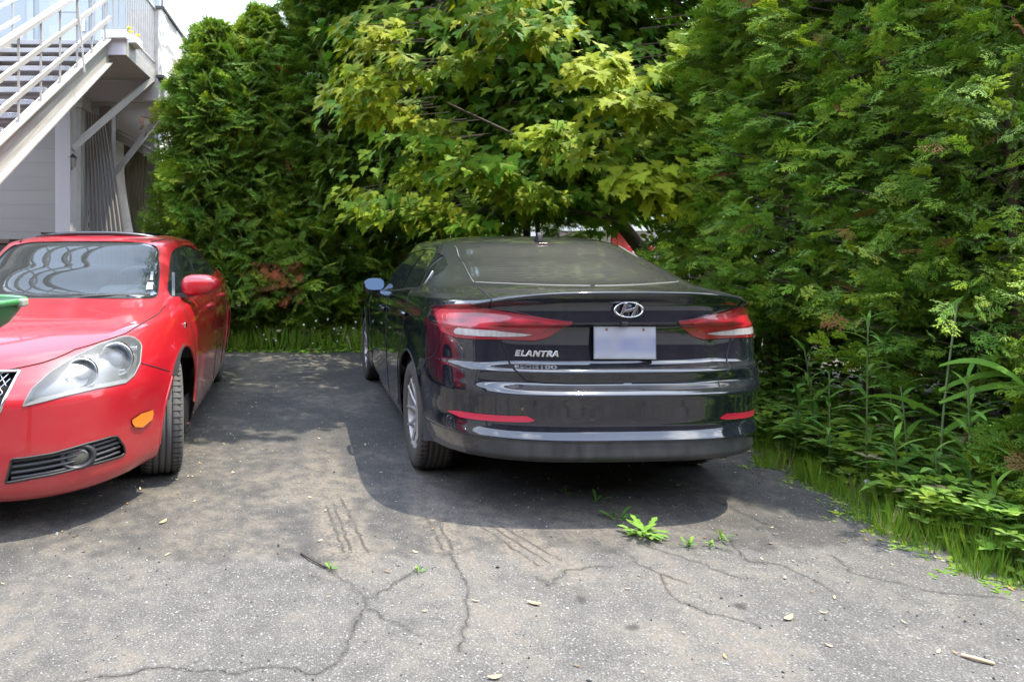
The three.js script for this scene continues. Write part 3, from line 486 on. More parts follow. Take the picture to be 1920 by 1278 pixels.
  obj('panel_gap', seams, SEAM, car);
  obj('glass_seal', seamGeo(P, [[.236, 23.2], [.2, 22.45], [.1755, 21.85], [.1675, 21.16], [.10, 21.08], [.05, 20.99], [0.0005, 20.92]], 0.0035, [1, -1]), mat(0.16, 0.16, 0.15, 0.6), car);
  obj('window_trim', seamGeo(P, sz([[2.05, .932], [1.2, .975], [.5, 1.032], [.2, 1.053], [.05, 1.095], [-.065, 1.168]]), 0.006, [1, -1], 6), pmat(0.22, 0.22, 0.22, 0.35, { metalness: 1 }), car);
  obj('lamp_edge', merge([.0].map(() => seamGeo(P, [[.296, .988], [.264, 1.018], [.204, 1.036], [.157, 1.016], [.081, .986], [.033, .959], [.057, .884], [.073, .867], [.128, .870], [.224, .866], [.268, .884], [.296, .988]].map(([u, z]) => [u, vAtZ(P, u, z, 9, 20)]), 0.0042, [1, -1], 6))), pmat(0.03, 0.004, 0.006, 0.3), car);
  // arch edges and underbody
  for (const s0 of [0, 2.7]) for (const sg of [1, -1]) { const pts = []; for (let a = -0.05; a <= Math.PI + 0.3; a += 0.08) { const s = s0 - Math.cos(a) * 0.375, z = 0.325 + Math.sin(a) * 0.372; if (z < 0.26) continue; const [u, v] = sz([[s, z]])[0], q = P(u, v); pts.push(carV(q[0], sg * (q[1] - 0.006), q[2])); } obj('wheel_arch', tubeGeo(pts, 0.010, 60, 6), BLACK_PLASTIC, car); }
  for (const s0 of [0, 2.7]) for (const sg of [1, -1]) obj('wheel_housing', archLining(s0, 0.325, 0.385, sg), DARK, car);
  obj('underbody', boxAt(-0.60, 0.60, 0.25, 0.31, -3.25, 0.62), DARK, car);
  obj('silencer', merge([new THREE.CylinderGeometry(0.07, 0.07, 0.5, 18).rotateZ(Math.PI / 2).translate(0.3, 0.29, 0.45), barGeo([0.5, 0.28, 0.5], [0.55, 0.29, 0.8], 0.04, 0.04)]), mat(0.06, 0.05, 0.045, 0.6), car);
  obj('parcel_shelf', boxAt(-0.6, 0.6, 1.0, 1.03, -0.30, 0.35), DARK, car);
  for (const t of [-0.36, 0.36]) obj('rear_seat', new RoundedBoxGeometry(0.5, 0.62, 0.14, 3, 0.05).rotateX(0.35).translate(-t, 0.98, -0.5), mat(0.02, 0.02, 0.021, 0.9), car);
  addWheels(car, wheelGeos(0.317, 0.21, 0.213, 5, 0.10), [[0, 0.775, 0.317, 0], [0, -0.775, 0.317, 0], [2.7, 0.775, 0.317, 0], [2.7, -0.775, 0.317, 0]], pmat(0.36, 0.345, 0.33, 0.45, { metalness: 0.55 }), mat(0.05, 0.043, 0.036, 0.92));
  // mudguard at the rear wheel
  obj('splash_guard', barGeo([-0.80, 0.40, 0.37], [-0.80, 0.27, 0.43], 0.16, 0.012), BLACK_PLASTIC, car);
  // plate, badge, lettering, aerial
  const plate = new THREE.Group(); plate.name = 'number_plate'; plate.position.set(0, 0.860, 0.900); plate.rotation.x = -0.04; plate.rotation.z = -0.012; car.add(plate);
  const plateTex = dataTex(256, 128, (x, y, o) => { const n = 0.5 + fbm(x / 70, y / 95, 4.4, 2) * 1.1, e = Math.min(x, 255 - x, y, 127 - y); const k = clamp(0.80 + 0.08 * (n - 0.5), 0, 1), b = sstep(Math.abs(y - 56), 46, 12) * clamp(n, 0, 1) * 0.20; o[0] = k - b; o[1] = k - b * 0.86; o[2] = k + 0.03 - b * 0.35; if (e < 5) { o[0] *= 0.86; o[1] *= 0.84; o[2] *= 0.8; } });
  obj('plate_panel', new RoundedBoxGeometry(0.305, 0.156, 0.004, 2, 0.0019), mat(0.50, 0.50, 0.51, 0.45, { map: plateTex }), plate);
  { const g = plate.children[0].geometry, p = g.attributes.position, uv = g.attributes.uv; for (let i = 0; i < p.count; i++) uv.setXY(i, p.getX(i) / 0.305 + 0.5, p.getY(i) / 0.156 + 0.5); }
  for (const x of [-0.09, 0.09]) obj('plate_screw', new THREE.CylinderGeometry(0.006, 0.006, 0.004, 12).rotateX(Math.PI / 2).translate(x, 0.064, 0.003), mat(0.16, 0.07, 0.03, 0.7), plate);
  const badge = new THREE.Group(); badge.name = 'emblem'; badge.position.set(0.012, 1.019, 0.914); badge.rotation.x = -0.12; car.add(badge);
  obj('emblem_ring', new THREE.TorusGeometry(0.068, 0.0062, 12, 56).scale(1, 0.52, 0.9), CHROME, badge);
  { const stroke = (pts, w) => { const s = new THREE.Shape(); const L = pts.map(([x, y]) => [x - w / 2, y]), R = pts.map(([x, y]) => [x + w / 2, y]).reverse();[...L, ...R].forEach(([x, y], i) => i ? s.lineTo(x, y) : s.moveTo(x, y)); s.closePath(); return new THREE.ExtrudeGeometry(s, { depth: 0.005, bevelEnabled: true, bevelSize: 0.0012, bevelThickness: 0.0012, bevelSegments: 2 }); };
    const h1 = [[-0.040, -0.026], [-0.034, -0.012], [-0.026, 0.004], [-0.013, 0.031]], h2 = [[0.015, -0.031], [0.027, -0.006], [0.034, 0.010], [0.042, 0.025]];
    const bar = new THREE.Shape(); bar.moveTo(-0.030, -0.004); bar.bezierCurveTo(-0.010, 0.004, 0.008, 0.000, 0.036, 0.014); bar.lineTo(0.030, 0.002); bar.bezierCurveTo(0.010, -0.012, -0.010, -0.006, -0.034, -0.013); bar.closePath();
    obj('emblem_letter', [stroke(h1, 0.012), stroke(h2, 0.012), new THREE.ExtrudeGeometry(bar, { depth: 0.005, bevelEnabled: true, bevelSize: 0.001, bevelThickness: 0.001, bevelSegments: 2 })], CHROME, badge); }
  const font = await new FontLoader().loadAsync('fonts/droid/droid_sans_bold.typeface.json');
  const tg = new TextGeometry('ELANTRA', { font, size: 0.026, depth: 0.003, curveSegments: 5, bevelEnabled: true, bevelSize: 0.0009, bevelThickness: 0.0009, bevelSegments: 1 });
  tg.computeBoundingBox(); { const w = tg.boundingBox.max.x - tg.boundingBox.min.x, p = tg.attributes.position; for (let i = 0; i < p.count; i++) { const k = p.getX(i) / w; p.setXYZ(i, k * 0.205 + p.getY(i) * 0.25, p.getY(i) * 1.05, p.getZ(i) + 0.012 * Math.sin(k * Math.PI) * 0.4); } tg.computeVertexNormals(); }
  const tm = obj('model_lettering', tg, pmat(0.62, 0.62, 0.63, 0.22, { metalness: 1 }), car); tm.position.set(-0.516, 0.792, 0.835); tm.rotation.y = -Math.atan2(0.038, 0.205);
  obj('boot_release', new RoundedBoxGeometry(0.035, 0.018, 0.02, 2, 0.005).translate(-0.01, 0.953, 0.915), BLACK_PLASTIC, car);
  { const s = new THREE.Shape(); s.moveTo(0, 0); s.bezierCurveTo(0.05, 0.004, 0.10, 0.03, 0.125, 0.062); s.bezierCurveTo(0.14, 0.062, 0.15, 0.03, 0.155, 0); s.closePath(); const g = new THREE.ExtrudeGeometry(s, { depth: 0.022, bevelEnabled: true, bevelSize: 0.006, bevelThickness: 0.008, bevelSegments: 3 }).rotateY(-Math.PI / 2); g.scale(0.8, 0.85, 0.85); g.translate(0.012, 1.352, -0.36); obj('roof_aerial', g, mat(0.006, 0.006, 0.008, 0.6), car); }
  obj('brake_lamp', new RoundedBoxGeometry(0.06, 0.010, 0.010, 2, 0.004).translate(0.0, 1.338, -0.17), pmat(0.12, 0.02, 0.02, 0.2), car);
}

// ---------- the red saloon ----------
const redCar = thing('red_sedan', 'bright red four-door saloon facing us, cloudy left headlamp and front wheel turned', 'car', [RED_POSE[0], 0, RED_POSE[1]], RED_POSE[2]);
{
  const P = RED, car = redCar, arc = arcTable(P, 4), A = (pts) => pts.map(([u, z]) => [arc(u), z]);
  const us = [...range(0, 0.36, 40, 1.6), ...range(0.365, 0.60, 80), ...range(0.603, 0.86, 110), ...range(0.862, 1, 70).map((x, i, a) => 1 - 0.138 * Math.pow((1 - x) / 0.138, 1.25))], vs = range(0, 15, 15 * 11 + 1);
  let M = gridSoup(P, us, vs);
  const take = (f) => { const [i, o] = cut(M, f); M = o; return i; };
  const inUZ = (pts, lo = 0, hi = 99) => { const f = polySd(A(pts)); return (s, t, z, u, v) => (v < lo || v > hi || u < 0.6) ? 1 : f(arc(u), z); };
  const inUV = (pts) => { const f = polySd(pts.map(([u, v]) => [arc(u) * 8, v])); return (s, t, z, u, v) => u < 0.6 ? 1 : f(arc(u) * 8, v); };
  const inSZ = (pts, lo, hi) => { const f = polySd(pts); return (s, t, z, u, v) => (v < lo || v > hi || t < 0.2) ? 1 : f(s, z); };
  for (const s0 of [0, 2.7]) take((s, t, z, u, v) => (v > 8 || t < 0.4) ? 1 : Math.hypot(s - s0, z - 0.335) - 0.398);
  const HEAD = [[.9426, .614], [.9352, .684], [.9191, .738], [.8837, .798], [.8448, .839], [.8047, .859], [.787, .858], [.7743, .847], [.766, .828], [.7632, .806], [.768, .731], [.7793, .678], [.7938, .656], [.8448, .655], [.8914, .642], [.932, .620]];
  const head = take(inUZ(HEAD, 2, 9));
  const AMBER = [[.781, .465], [.7593, .483], [.733, .478], [.7305, .470], [.7305, .432], [.7531, .409], [.7712, .427]];
  const amber = take(inUZ(AMBER, 1, 6));
  const FOG = [[.9614, .278], [.9539, .382], [.9025, .391], [.8565, .408], [.815, .412], [.803, .405], [.789, .345], [.786, .310], [.792, .300], [.8556, .303], [.9301, .289]];
  const fog = take(inUZ(FOG, 1, 5));
  const GRILLE = [[.9555, .754], [.967, .60], [.985, .47], [1.06, .47], [1.06, .754]];
  const grille = take(inUZ(GRILLE, 2, 7.2));
  const lowGrille = take(inUZ([[.968, .26], [.972, .39], [1.06, .39], [1.06, .26]], 1.4, 5));
  const WS = [[.8264, 10.79], [.806, 10.68], [.7962, 10.50], [.7866, 9.65], [.784, 9.12], [.789, 8.98], [.80, 8.94], [.9572, 9.06], [1.1, 9.06], [1.1, 11.26], [.972, 11.23], [.90, 11.08], [.86, 10.93]];
  const shield = take(inUV(WS));
  const back = take((s, t, z, u, v) => u < 0.3 ? Math.max(9.2 - v, v - 11.4, u - 0.2) : 1);
  const dlo = take(inSZ([[2.26, .988], [1.87, 1.185], [1.70, 1.272], [1.62, 1.298], [1.45, 1.322], [.9, 1.328], [.4, 1.28], [-.02, 1.14], [-.08, 1.09], [.85, 1.018], [1.9, .985]], 7.6, 11.7));
  const HOOD = [[1.1, 5.9], [.976, 5.88], [.929, 6.34], [.8846, 6.99], [.84, 7.12], [.7945, 7.17], [.757, 7.45], [.7203, 7.80], [.72, 8.35], [.76, 8.75], [.80, 8.88], [1.1, 8.98]];
  const hood = take(inUV(HOOD));
  const bumper = take((s, t, z, u, v) => u < 0.6 ? 1 : Math.max(2.75 - s, inUZ([[1.1, 0], [1.1, .76], [.93, .78], [.7789, .676], [.768, .72], [.6895, .642], [.60, .60], [.60, 0]])(s, t, z, u, v)));
  const roof = take((s, t, z, u, v) => 11.7 - v);
  const rearDoor = take(inSZ([[.42, 1.04], [.30, .82], [.47, .58], [.55, .25], [1.22, .25], [1.20, 1.02]], 0.6, 9));
  const frontDoor = take(inSZ([[1.22, .25], [2.28, .25], [2.31, .6], [2.22, .96], [1.20, 1.02]], 0.6, 9));
  const red = (s, t, z, ny) => {
    const n = fbm(s * 5, t * 5, z * 14, 4) + 0.5, d = clamp(sstep(z + 0.34 * (n - 0.5), 0.46, 0.20) * (s < 2.4 ? 0.62 : 0.10) + 0.12 * sstep(z + 0.6 * (n - 0.5), 0.70, 0.4) * (s < 2.3 ? 1 : 0.25), 0, 0.75);
    return [lerp(0.36, 0.24, d), lerp(0.0035, 0.19, d), lerp(0.0105, 0.15, d)];
  };
  const lacquer = new THREE.MeshPhysicalMaterial({ vertexColors: true, color: 0xffffff, roughness: 0.42, clearcoat: 1, clearcoatRoughness: 0.05, side: THREE.DoubleSide });
  const panel = (name, m, par = car, sg = 0) => obj(name, colored(soupGeo(m, sg), red), lacquer, par);
  panel('body', M); panel('bonnet', hood); panel('front_bumper', bumper); panel('roof', roof);
  const glassTint = pmat(0.50, 0.58, 0.59, 0.01, { transmission: 0.95, ior: 1.4, specularIntensity: 0.8 }), sideTint = pmat(0.12, 0.14, 0.13, 0.02, { transmission: 0.8, ior: 1.5 });
  const wsIn = polySd([[.815, 10.62], [.806, 10.4], [.8, 9.6], [.797, 9.28], [.803, 9.20], [.9572, 9.24], [1.1, 9.24], [1.1, 11.12], [.972, 11.08], [.90, 10.93], [.86, 10.8]].map(([u, v]) => [arc(u) * 8, v]));
  const [pane, frit] = cut(shield, (s, t, z, u, v) => wsIn(arc(u) * 8, v));
  const ws = obj('windscreen', soupGeo(pane, 0, -0.004), glassTint, car); obj('screen_band', soupGeo(frit, 0, -0.003), pmat(0.012, 0.014, 0.018, 0.03, { clearcoat: 1 }), ws);
  { const uAt = (u, v) => { const q = P(u, v); return carV(q[0] + 0.006, q[1], q[2] + 0.004); };
    const st = (u0, u1, v0, v1, name, m) => { const g = new THREE.PlaneGeometry(1, 1, 4, 4), p = g.attributes.position; for (let i = 0; i < p.count; i++) { const w = uAt(lerp(u0, u1, 0.5 - p.getX(i)), lerp(v0, v1, p.getY(i) + 0.5)); p.setXYZ(i, w.x, w.y, w.z); } g.computeVertexNormals(); obj(name, g, m, ws); };
    const tex = dataTex(64, 48, (x, y, o) => { const ln = y > 30 && y < 36 && x > 16 && x < 48, l2 = (y > 8 && y < 22) && noise.noise(x / 3, Math.floor(y / 4) * 2.2, 1) > 0.1 && y % 4 < 2; const k = ln ? 0.18 : l2 ? 0.66 : 0.93; o[0] = k; o[1] = k; o[2] = k + 0.03; });
    st(.8225, .8045, 9.30, 9.50, 'sticker', mat(0.85, 0.86, 0.88, 0.5, { map: tex }));
    const tex2 = dataTex(32, 48, (x, y, o) => { const k = noise.noise(x / 2.4, y / 2.6, 8) > -0.05 && y % 8 > 1 ? 0.85 : 0.25; o[0] = o[1] = o[2] = k; });
    st(.8165, .8065, 9.56, 9.82, 'sticker', mat(0.7, 0.72, 0.75, 0.6, { map: tex2 })); }
  obj('rear_window', soupGeo(back, 0, -0.004), sideTint, car);
  for (const sg of [1, -1]) {
    for (const [nm, dr, hs, hz] of [['rear_door', rearDoor, 0.62, 0.888], ['front_door', frontDoor, 1.50, 0.868]]) {
      const d = panel(nm, dr, car, sg), t = 0.845 - (hs > 1 ? 0.003 : -0.012) + 0.02;
      const h = obj('handle', tubeGeo([[-sg * (t - 0.02), hz, -hs + 0.11], [-sg * (t + 0.026), hz + 0.004, -hs + 0.07], [-sg * (t + 0.032), hz + 0.006, -hs], [-sg * (t + 0.026), hz + 0.004, -hs - 0.07], [-sg * (t - 0.02), hz, -hs - 0.11]], 0.015, 20, 8), lacquer, d); colored(h.geometry, () => [0.36, 0.0035, 0.0105]);
    }
    let g = dlo; const [rearP, f1] = cut(g, (s, t, z) => s - (1.235 - 0.12 * (z - 1.1)) + 0.03), [, frontP] = cut(f1, (s, t, z) => s - (1.235 - 0.12 * (z - 1.1)) - 0.03);
    obj('side_window', soupGeo(frontP, sg, -0.005), sideTint, car); obj('side_window', soupGeo(rearP, sg, -0.005), sideTint, car);
    obj('window_pillar', soupGeo(cut(dlo, (s, t, z) => Math.abs(s - (1.235 - 0.12 * (z - 1.1))) - 0.035)[0], sg, -0.002), pmat(0.03, 0.03, 0.032, 0.3), car);
    obj('side_marker', soupGeo(amber, sg, 0.010), pmat(0.85, 0.20, 0.008, 0.25, { clearcoat: 1 }), car);
    obj('marker_base', soupGeo(amber, sg, 0.002), DARK, car.children[car.children.length - 1]);
    // headlamp: housing behind a cloudy cover, two bowls and a corner reflector
    const hl = new THREE.Group(); hl.name = 'headlight'; car.add(hl);
    const hgeo = soupGeo(head, sg, 0), deep = hgeo.clone(); { const p = deep.attributes.position; for (let i = 0; i < p.count; i++) p.setXYZ(i, p.getX(i) * 0.99 + sg * 0.0, lerp(p.getY(i), 0.745, 0.06), p.getZ(i) + 0.085); deep.computeVertexNormals(); }
    obj('lamp_housing', deep, pmat(0.22, 0.225, 0.23, 0.35, { metalness: 0.6 }), hl);
    { const wall = HEAD.concat([HEAD[0]]).map(([u, z]) => P(u, vAtZ(P, u, z, 2, 9))), pos = [], idx = []; wall.forEach((q) => { const a = carV(q[0], q[1] * sg, q[2]); pos.push(a.x, a.y, a.z, a.x * 0.99, lerp(a.y, 0.745, 0.06), a.z + 0.085); }); for (let i = 0; i < wall.length - 1; i++) { const a = i * 2; idx.push(a, a + 1, a + 2, a + 2, a + 1, a + 3); } const w = new THREE.BufferGeometry(); w.setAttribute('position', new THREE.Float32BufferAttribute(pos, 3)); w.setIndex(idx); w.computeVertexNormals(); obj('housing_wall', w, pmat(0.36, 0.37, 0.38, 0.4, { metalness: 0.4 }), hl); }
    for (const [u, z, r] of [[.874, .722, .070], [.8175, .762, .080]]) {
      const v = vAtZ(P, u, z, 2, 9), q = P(u, v), bowl = new THREE.Group(); bowl.name = 'lamp_bowl'; bowl.position.copy(carV(q[0] - 0.06, q[1] * sg * 0.985, q[2])); bowl.rotation.y = Math.PI + sg * 0.16; hl.add(bowl);   // faces forward
      const L = (pr) => new THREE.LatheGeometry(pr.map(p => new THREE.Vector2(...p)), 40).rotateX(Math.PI / 2);
      obj('reflector_ring', L([[r * 0.55, -0.015], [r * 0.8, 0.008], [r * 0.93, 0.026], [r, 0.030], [r * 1.06, 0.022], [r * 1.08, 0.0]]), pmat(0.62, 0.63, 0.64, 0.15, { metalness: 1 }), bowl);
      obj('projector_lens', new THREE.SphereGeometry(r * 0.62, 28, 14, 0, Math.PI * 2, 0, Math.PI * 0.42).rotateX(Math.PI / 2).translate(0, 0, -r * 0.28), pmat(0.20, 0.22, 0.25, 0.06, { clearcoat: 1 }), bowl);
    }
    { const q = P(.786, vAtZ(P, .786, .705, 2, 9)); obj('corner_reflector', merge([0, 1, 2, 3].map(k => { const c = P(.792 - k * 0.006, vAtZ(P, .79, .70 + k * 0.03, 2, 9)); return new RoundedBoxGeometry(0.05, 0.022, 0.02, 2, 0.006).translate(-sg * (c[1] - 0.03), c[2], -(c[0] - 0.04)); })), pmat(0.6, 0.6, 0.58, 0.25, { metalness: 0.8 }), hl); }
    const hazeMap = dataTex(256, 256, (x, y, o) => { const k = 0.70 + 0.5 * fbm(x / 60, y / 60, 2, 4); o[0] = o[1] = o[2] = clamp(k, 0.35, 1); }, { srgb: false });
    obj('lamp_cover', soupGeo(head, sg, 0.003), pmat(0.80, 0.81, 0.80, 0.18, { transmission: 0.93, ior: 1.45 }), hl);
    obj('cover_edge', seamGeo(P, [...HEAD, HEAD[0]].map(([u, z]) => [u, vAtZ(P, u, z, 2, 9)]), 0.0045, [sg], 5), mat(0.16, 0.16, 0.16, 0.5), hl);
    // fog lamp in its black slatted recess
    const fl = new THREE.Group(); fl.name = 'fog_lamp_recess'; car.add(fl);
    const bk = soupGeo(fog, sg, -0.045); obj('recess_panel', bk, BLACK_PLASTIC, fl);
    const slat = (z0, z1) => tubeGeo([...Array(13)].map((_, i) => { const k = i / 12, u = lerp(.955, .797, k), z = lerp(z0, z1, k), q = P(u, vAtZ(P, u, z, 1, 5)); return carV(q[0] - 0.012, (q[1] - 0.004) * sg, q[2]); }), 0.0075, 40, 6);
    for (const [z0, z1] of [[.372, .395], [.345, .372], [.318, .348], [.293, .322]]) obj('slat', slat(z0, z1), mat(0.045, 0.046, 0.05, 0.45), fl);
    obj('recess_edge', seamGeo(P, [...FOG, FOG[0]].map(([u, z]) => [u, vAtZ(P, u, z, 1, 5)]), 0.006, [sg], 5), BLACK_PLASTIC, fl);
    { const q = P(.8705, vAtZ(P, .8705, .352, 1, 5)), lamp = new THREE.Group(); lamp.name = 'fog_lamp'; lamp.position.copy(carV(q[0] - 0.025, q[1] * sg, q[2])); lamp.rotation.y = Math.PI + sg * 0.42; fl.add(lamp);
      obj('lamp_ring', new THREE.TorusGeometry(0.062, 0.014, 12, 40).scale(1.12, 0.82, 1.6), mat(0.03, 0.03, 0.033, 0.4), lamp);
      const lens = obj('lamp_lens', new THREE.SphereGeometry(0.05, 24, 12, 0, Math.PI * 2, 0, Math.PI / 2).rotateX(Math.PI / 2).scale(1.1, 0.82, 0.35), pmat(0.09, 0.085, 0.07, 0.1, { clearcoat: 1 }), lamp); }
    // door mirror
    const mg = new THREE.SphereGeometry(1, 32, 20); { const p = mg.attributes.position, q = (c, e) => Math.sign(c) * Math.pow(Math.abs(c), e); for (let i = 0; i < p.count; i++) { const x = p.getX(i), y = p.getY(i), z = p.getZ(i); p.setXYZ(i, q(x, 0.72) * 0.132, q(y, 0.75) * 0.072 * (1 - 0.22 * sg * -x) + 0.010 * x * -sg, z < 0 ? q(z, 0.8) * 0.095 : Math.min(q(z, 0.7) * 0.07, 0.05)); } mg.computeVertexNormals(); }
    const mir = obj('door_mirror', colored(mg, () => [0.36, 0.0035, 0.0105]), lacquer, car); mir.position.set(-sg * 0.872, 1.060, -2.10);
    obj('mirror_glass', new THREE.CircleGeometry(1, 32).scale(0.112, 0.058, 1).translate(0, 0, 0.0515), pmat(0.8, 0.82, 0.85, 0.02, { metalness: 1 }), mir);
    obj('mirror_arm', merge([barGeo([-sg * 0.69, 0.985, -2.12], [-sg * 0.83, 0.998, -2.11], 0.075, 0.028), barGeo([-sg * 0.70, 0.95, -2.18], [-sg * 0.675, 1.10, -2.02], 0.02, 0.12)]), mat(0.035, 0.037, 0.04, 0.5), car);
    obj('side_badge', new RoundedBoxGeometry(0.012, 0.035, 0.06, 2, 0.005).translate(-sg * 0.826, 0.835, -2.52), CHROME, car);
  }
  // grille
  const gr = new THREE.Group(); gr.name = 'grille'; car.add(gr);
  obj('grille_back', soupGeo(grille, 0, -0.05), DARK, gr);
  obj('grille_frame', seamGeo(P, [[1, .754], [.975, .754], [.9555, .754], [.961, .68], [.967, .60], [.985, .47], [1, .47]].map(([u, z]) => [u, vAtZ(P, u, z, 2, 7.5)]), 0.008, [1, -1], 6), CHROME, gr);
  { const bars = []; for (let k = -14; k <= 14; k++) for (const d of [-1, 1]) { const pts = []; for (let i = 0; i <= 10; i++) { const z = lerp(.48, .75, i / 10), t = k * 0.032 + d * (i / 10 - 0.5) * 0.24; if (Math.abs(t) > lerp(0.11, 0.215, i / 10)) continue; const u = 1 - Math.pow(Math.abs(t) / 1.0, 1.45) * 0.36, q = P(u, vAtZ(P, u, z, 2, 7.5)); pts.push(V(-t, z, -(q[0] - 0.02))); } if (pts.length > 2) bars.push(tubeGeo(pts, 0.0028, 16, 5)); } obj('grille_mesh', bars, pmat(0.5, 0.5, 0.51, 0.2, { metalness: 1 }), gr); }
  obj('lower_grille', soupGeo(lowGrille, 0, -0.03), BLACK_PLASTIC, car);
  // seams
  const sz = (pts) => pts.map(([s, z]) => { let lo = .3, hi = .76, v; for (let i = 0; i < 40; i++) { const m = (lo + hi) / 2; v = vAtZ(P, m, z, 0.5, 9); if (P(m, v)[0] < s) lo = m; else hi = m; } return [lo, vAtZ(P, lo, z, 0.5, 9)]; });
  obj('panel_gap', [seamGeo(P, [[1, 5.88], [.976, 5.88], [.929, 6.34], [.8846, 6.99], [.84, 7.12], [.7945, 7.17], [.757, 7.45], [.7203, 7.80], [.72, 8.35]], 0.004), seamGeo(P, [[.766, .728], [.73, .69], [.6895, .642]].map(([u, z]) => [u, vAtZ(P, u, z, 2, 8)]), 0.003),
    seamGeo(P, sz([[.42, 1.0], [.30, .82], [.47, .58], [.55, .25]])), seamGeo(P, sz([[1.20, .99], [1.22, .6], [1.22, .25]])), seamGeo(P, sz([[2.22, .95], [2.31, .6], [2.28, .25]])), seamGeo(P, WS.slice(0, 8).map(p => p), 0.005), seamGeo(P, [[.83, 11.0], [.80, 11.5], [.75, 12.0]], 0.008)], SEAM, car);
  for (const s0 of [0, 2.7]) for (const sg of [1, -1]) { const pts = []; for (let a = -0.05; a <= Math.PI + 0.3; a += 0.08) { const s = s0 - Math.cos(a) * 0.40, z = 0.335 + Math.sin(a) * 0.398; if (z < 0.24) continue; const [u, v] = sz([[s, z]])[0], q = P(u, v); pts.push(carV(q[0], sg * (q[1] - 0.004), q[2])); } const w = obj('arch_lip', colored(tubeGeo(pts, 0.010, 60, 6), red), lacquer, car); }
  for (const s0 of [0, 2.7]) for (const sg of [1, -1]) obj('wheel_housing', archLining(s0, 0.335, 0.41, sg), DARK, car);
  obj('underbody', boxAt(-0.58, 0.58, 0.21, 0.27, -3.3, 0.70), DARK, car);
  for (const sg of [1, -1]) obj('splash_guard', barGeo([-sg * 0.80, 0.36, -2.34], [-sg * 0.81, 0.13, -2.30], 0.012, 0.10), BLACK_PLASTIC, car);
  addWheels(car, wheelGeos(0.334, 0.235, 0.235, 5, 0.06), [[0, 0.725, 0.334, 0], [0, -0.725, 0.334, 0], [2.7, 0.705, 0.334, 0.20], [2.7, -0.70, 0.334, 0.20]], pmat(0.50, 0.50, 0.50, 0.3, { metalness: 0.9 }), mat(0.080, 0.077, 0.072, 0.88));
  // roof glass with its raised wind lip, wipers, cabin
  { const lip = []; for (let i = 0; i <= 16; i++) { const t = lerp(-0.46, 0.46, i / 16), e = Math.abs(i / 8 - 1); lip.push([-t, 1.395 + 0.026 * (1 - Math.pow(e, 3)) - 0.05 * t * t, -1.50 + 0.10 * e * e]); }
    obj('wind_lip', merge([tubeGeo(lip, 0.016, 40, 8).scale(1, 1, 1), tubeGeo(lip.map(([x, y, z]) => [x, y - 0.022, z + 0.03]), 0.014, 40, 8)]), pmat(0.02, 0.02, 0.022, 0.25, { clearcoat: 0.6 }), car);
    obj('roof_glass', boxAt(-0.43, 0.43, 1.415, 1.428, -1.38, -0.6), pmat(0.01, 0.01, 0.012, 0.05, { clearcoat: 1 }), car); }
  const wip = (a, b, c) => obj('wiper', merge([tubeGeo([a, b, c], 0.010, 16, 6), barGeo(V(...b), V(...c), 0.008, 0.022)]), BLACK_PLASTIC, car);
  wip([0.52, 1.0, -2.50], [0.35, 1.022, -2.50], [-0.28, 1.010, -2.52]); wip([-0.10, 1.0, -2.56], [-0.30, 1.018, -2.52], [-0.58, 1.012, -2.36]);
  obj('cowl', merge([boxAt(-0.6, 0.6, 0.93, 0.955, -2.62, -2.3)]), BLACK_PLASTIC, car);
  const trim = mat(0.05, 0.055, 0.065, 0.7), seatM = mat(0.035, 0.037, 0.045, 0.85);
  obj('dashboard', merge([new RoundedBoxGeometry(1.3, 0.12, 0.5, 4, 0.05).translate(0, 0.93, -2.02), new RoundedBoxGeometry(0.42, 0.10, 0.30, 4, 0.05).translate(-0.37, 0.995, -1.88)]), trim, car);
  obj('steering_wheel', merge([new THREE.TorusGeometry(0.185, 0.016, 10, 44), new THREE.CylinderGeometry(0.06, 0.06, 0.04, 18).rotateX(Math.PI / 2), barGeo([-0.18, 0, 0], [0.18, 0, 0], 0.03, 0.02)]).rotateX(-0.45).translate(-0.37, 1.0, -1.66), mat(0.04, 0.04, 0.045, 0.5), car);
  for (const x of [-0.37, 0.37]) { const st = obj('seat', merge([new RoundedBoxGeometry(0.5, 0.66, 0.16, 4, 0.07).rotateX(0.22).translate(x, 0.86, -1.02), new RoundedBoxGeometry(0.5, 0.14, 0.5, 4, 0.06).translate(x, 0.52, -1.28)]), seatM, car); obj('head_rest', new RoundedBoxGeometry(0.26, 0.18, 0.10, 4, 0.045).translate(x, 1.235, -0.95), seatM, st); }
  obj('rear_bench', new RoundedBoxGeometry(1.2, 0.6, 0.16, 4, 0.06).rotateX(0.25).translate(0, 0.85, -0.18), seatM, car);
  obj('rear_mirror', new RoundedBoxGeometry(0.22, 0.06, 0.03, 3, 0.012).translate(0, 1.285, -1.72), BLACK_PLASTIC, car);
  obj('cabin_lining', merge([boxAt(-0.66, 0.66, 0.3, 0.34, -2.3, 0.4), boxAt(-0.68, -0.66, 0.3, 0.95, -2.3, 0.4), boxAt(0.66, 0.68, 0.3, 0.95, -2.3, 0.4), boxAt(-0.55, 0.55, 1.345, 1.36, -1.45, -0.4)]), mat(0.10, 0.10, 0.105, 0.9), car);
}

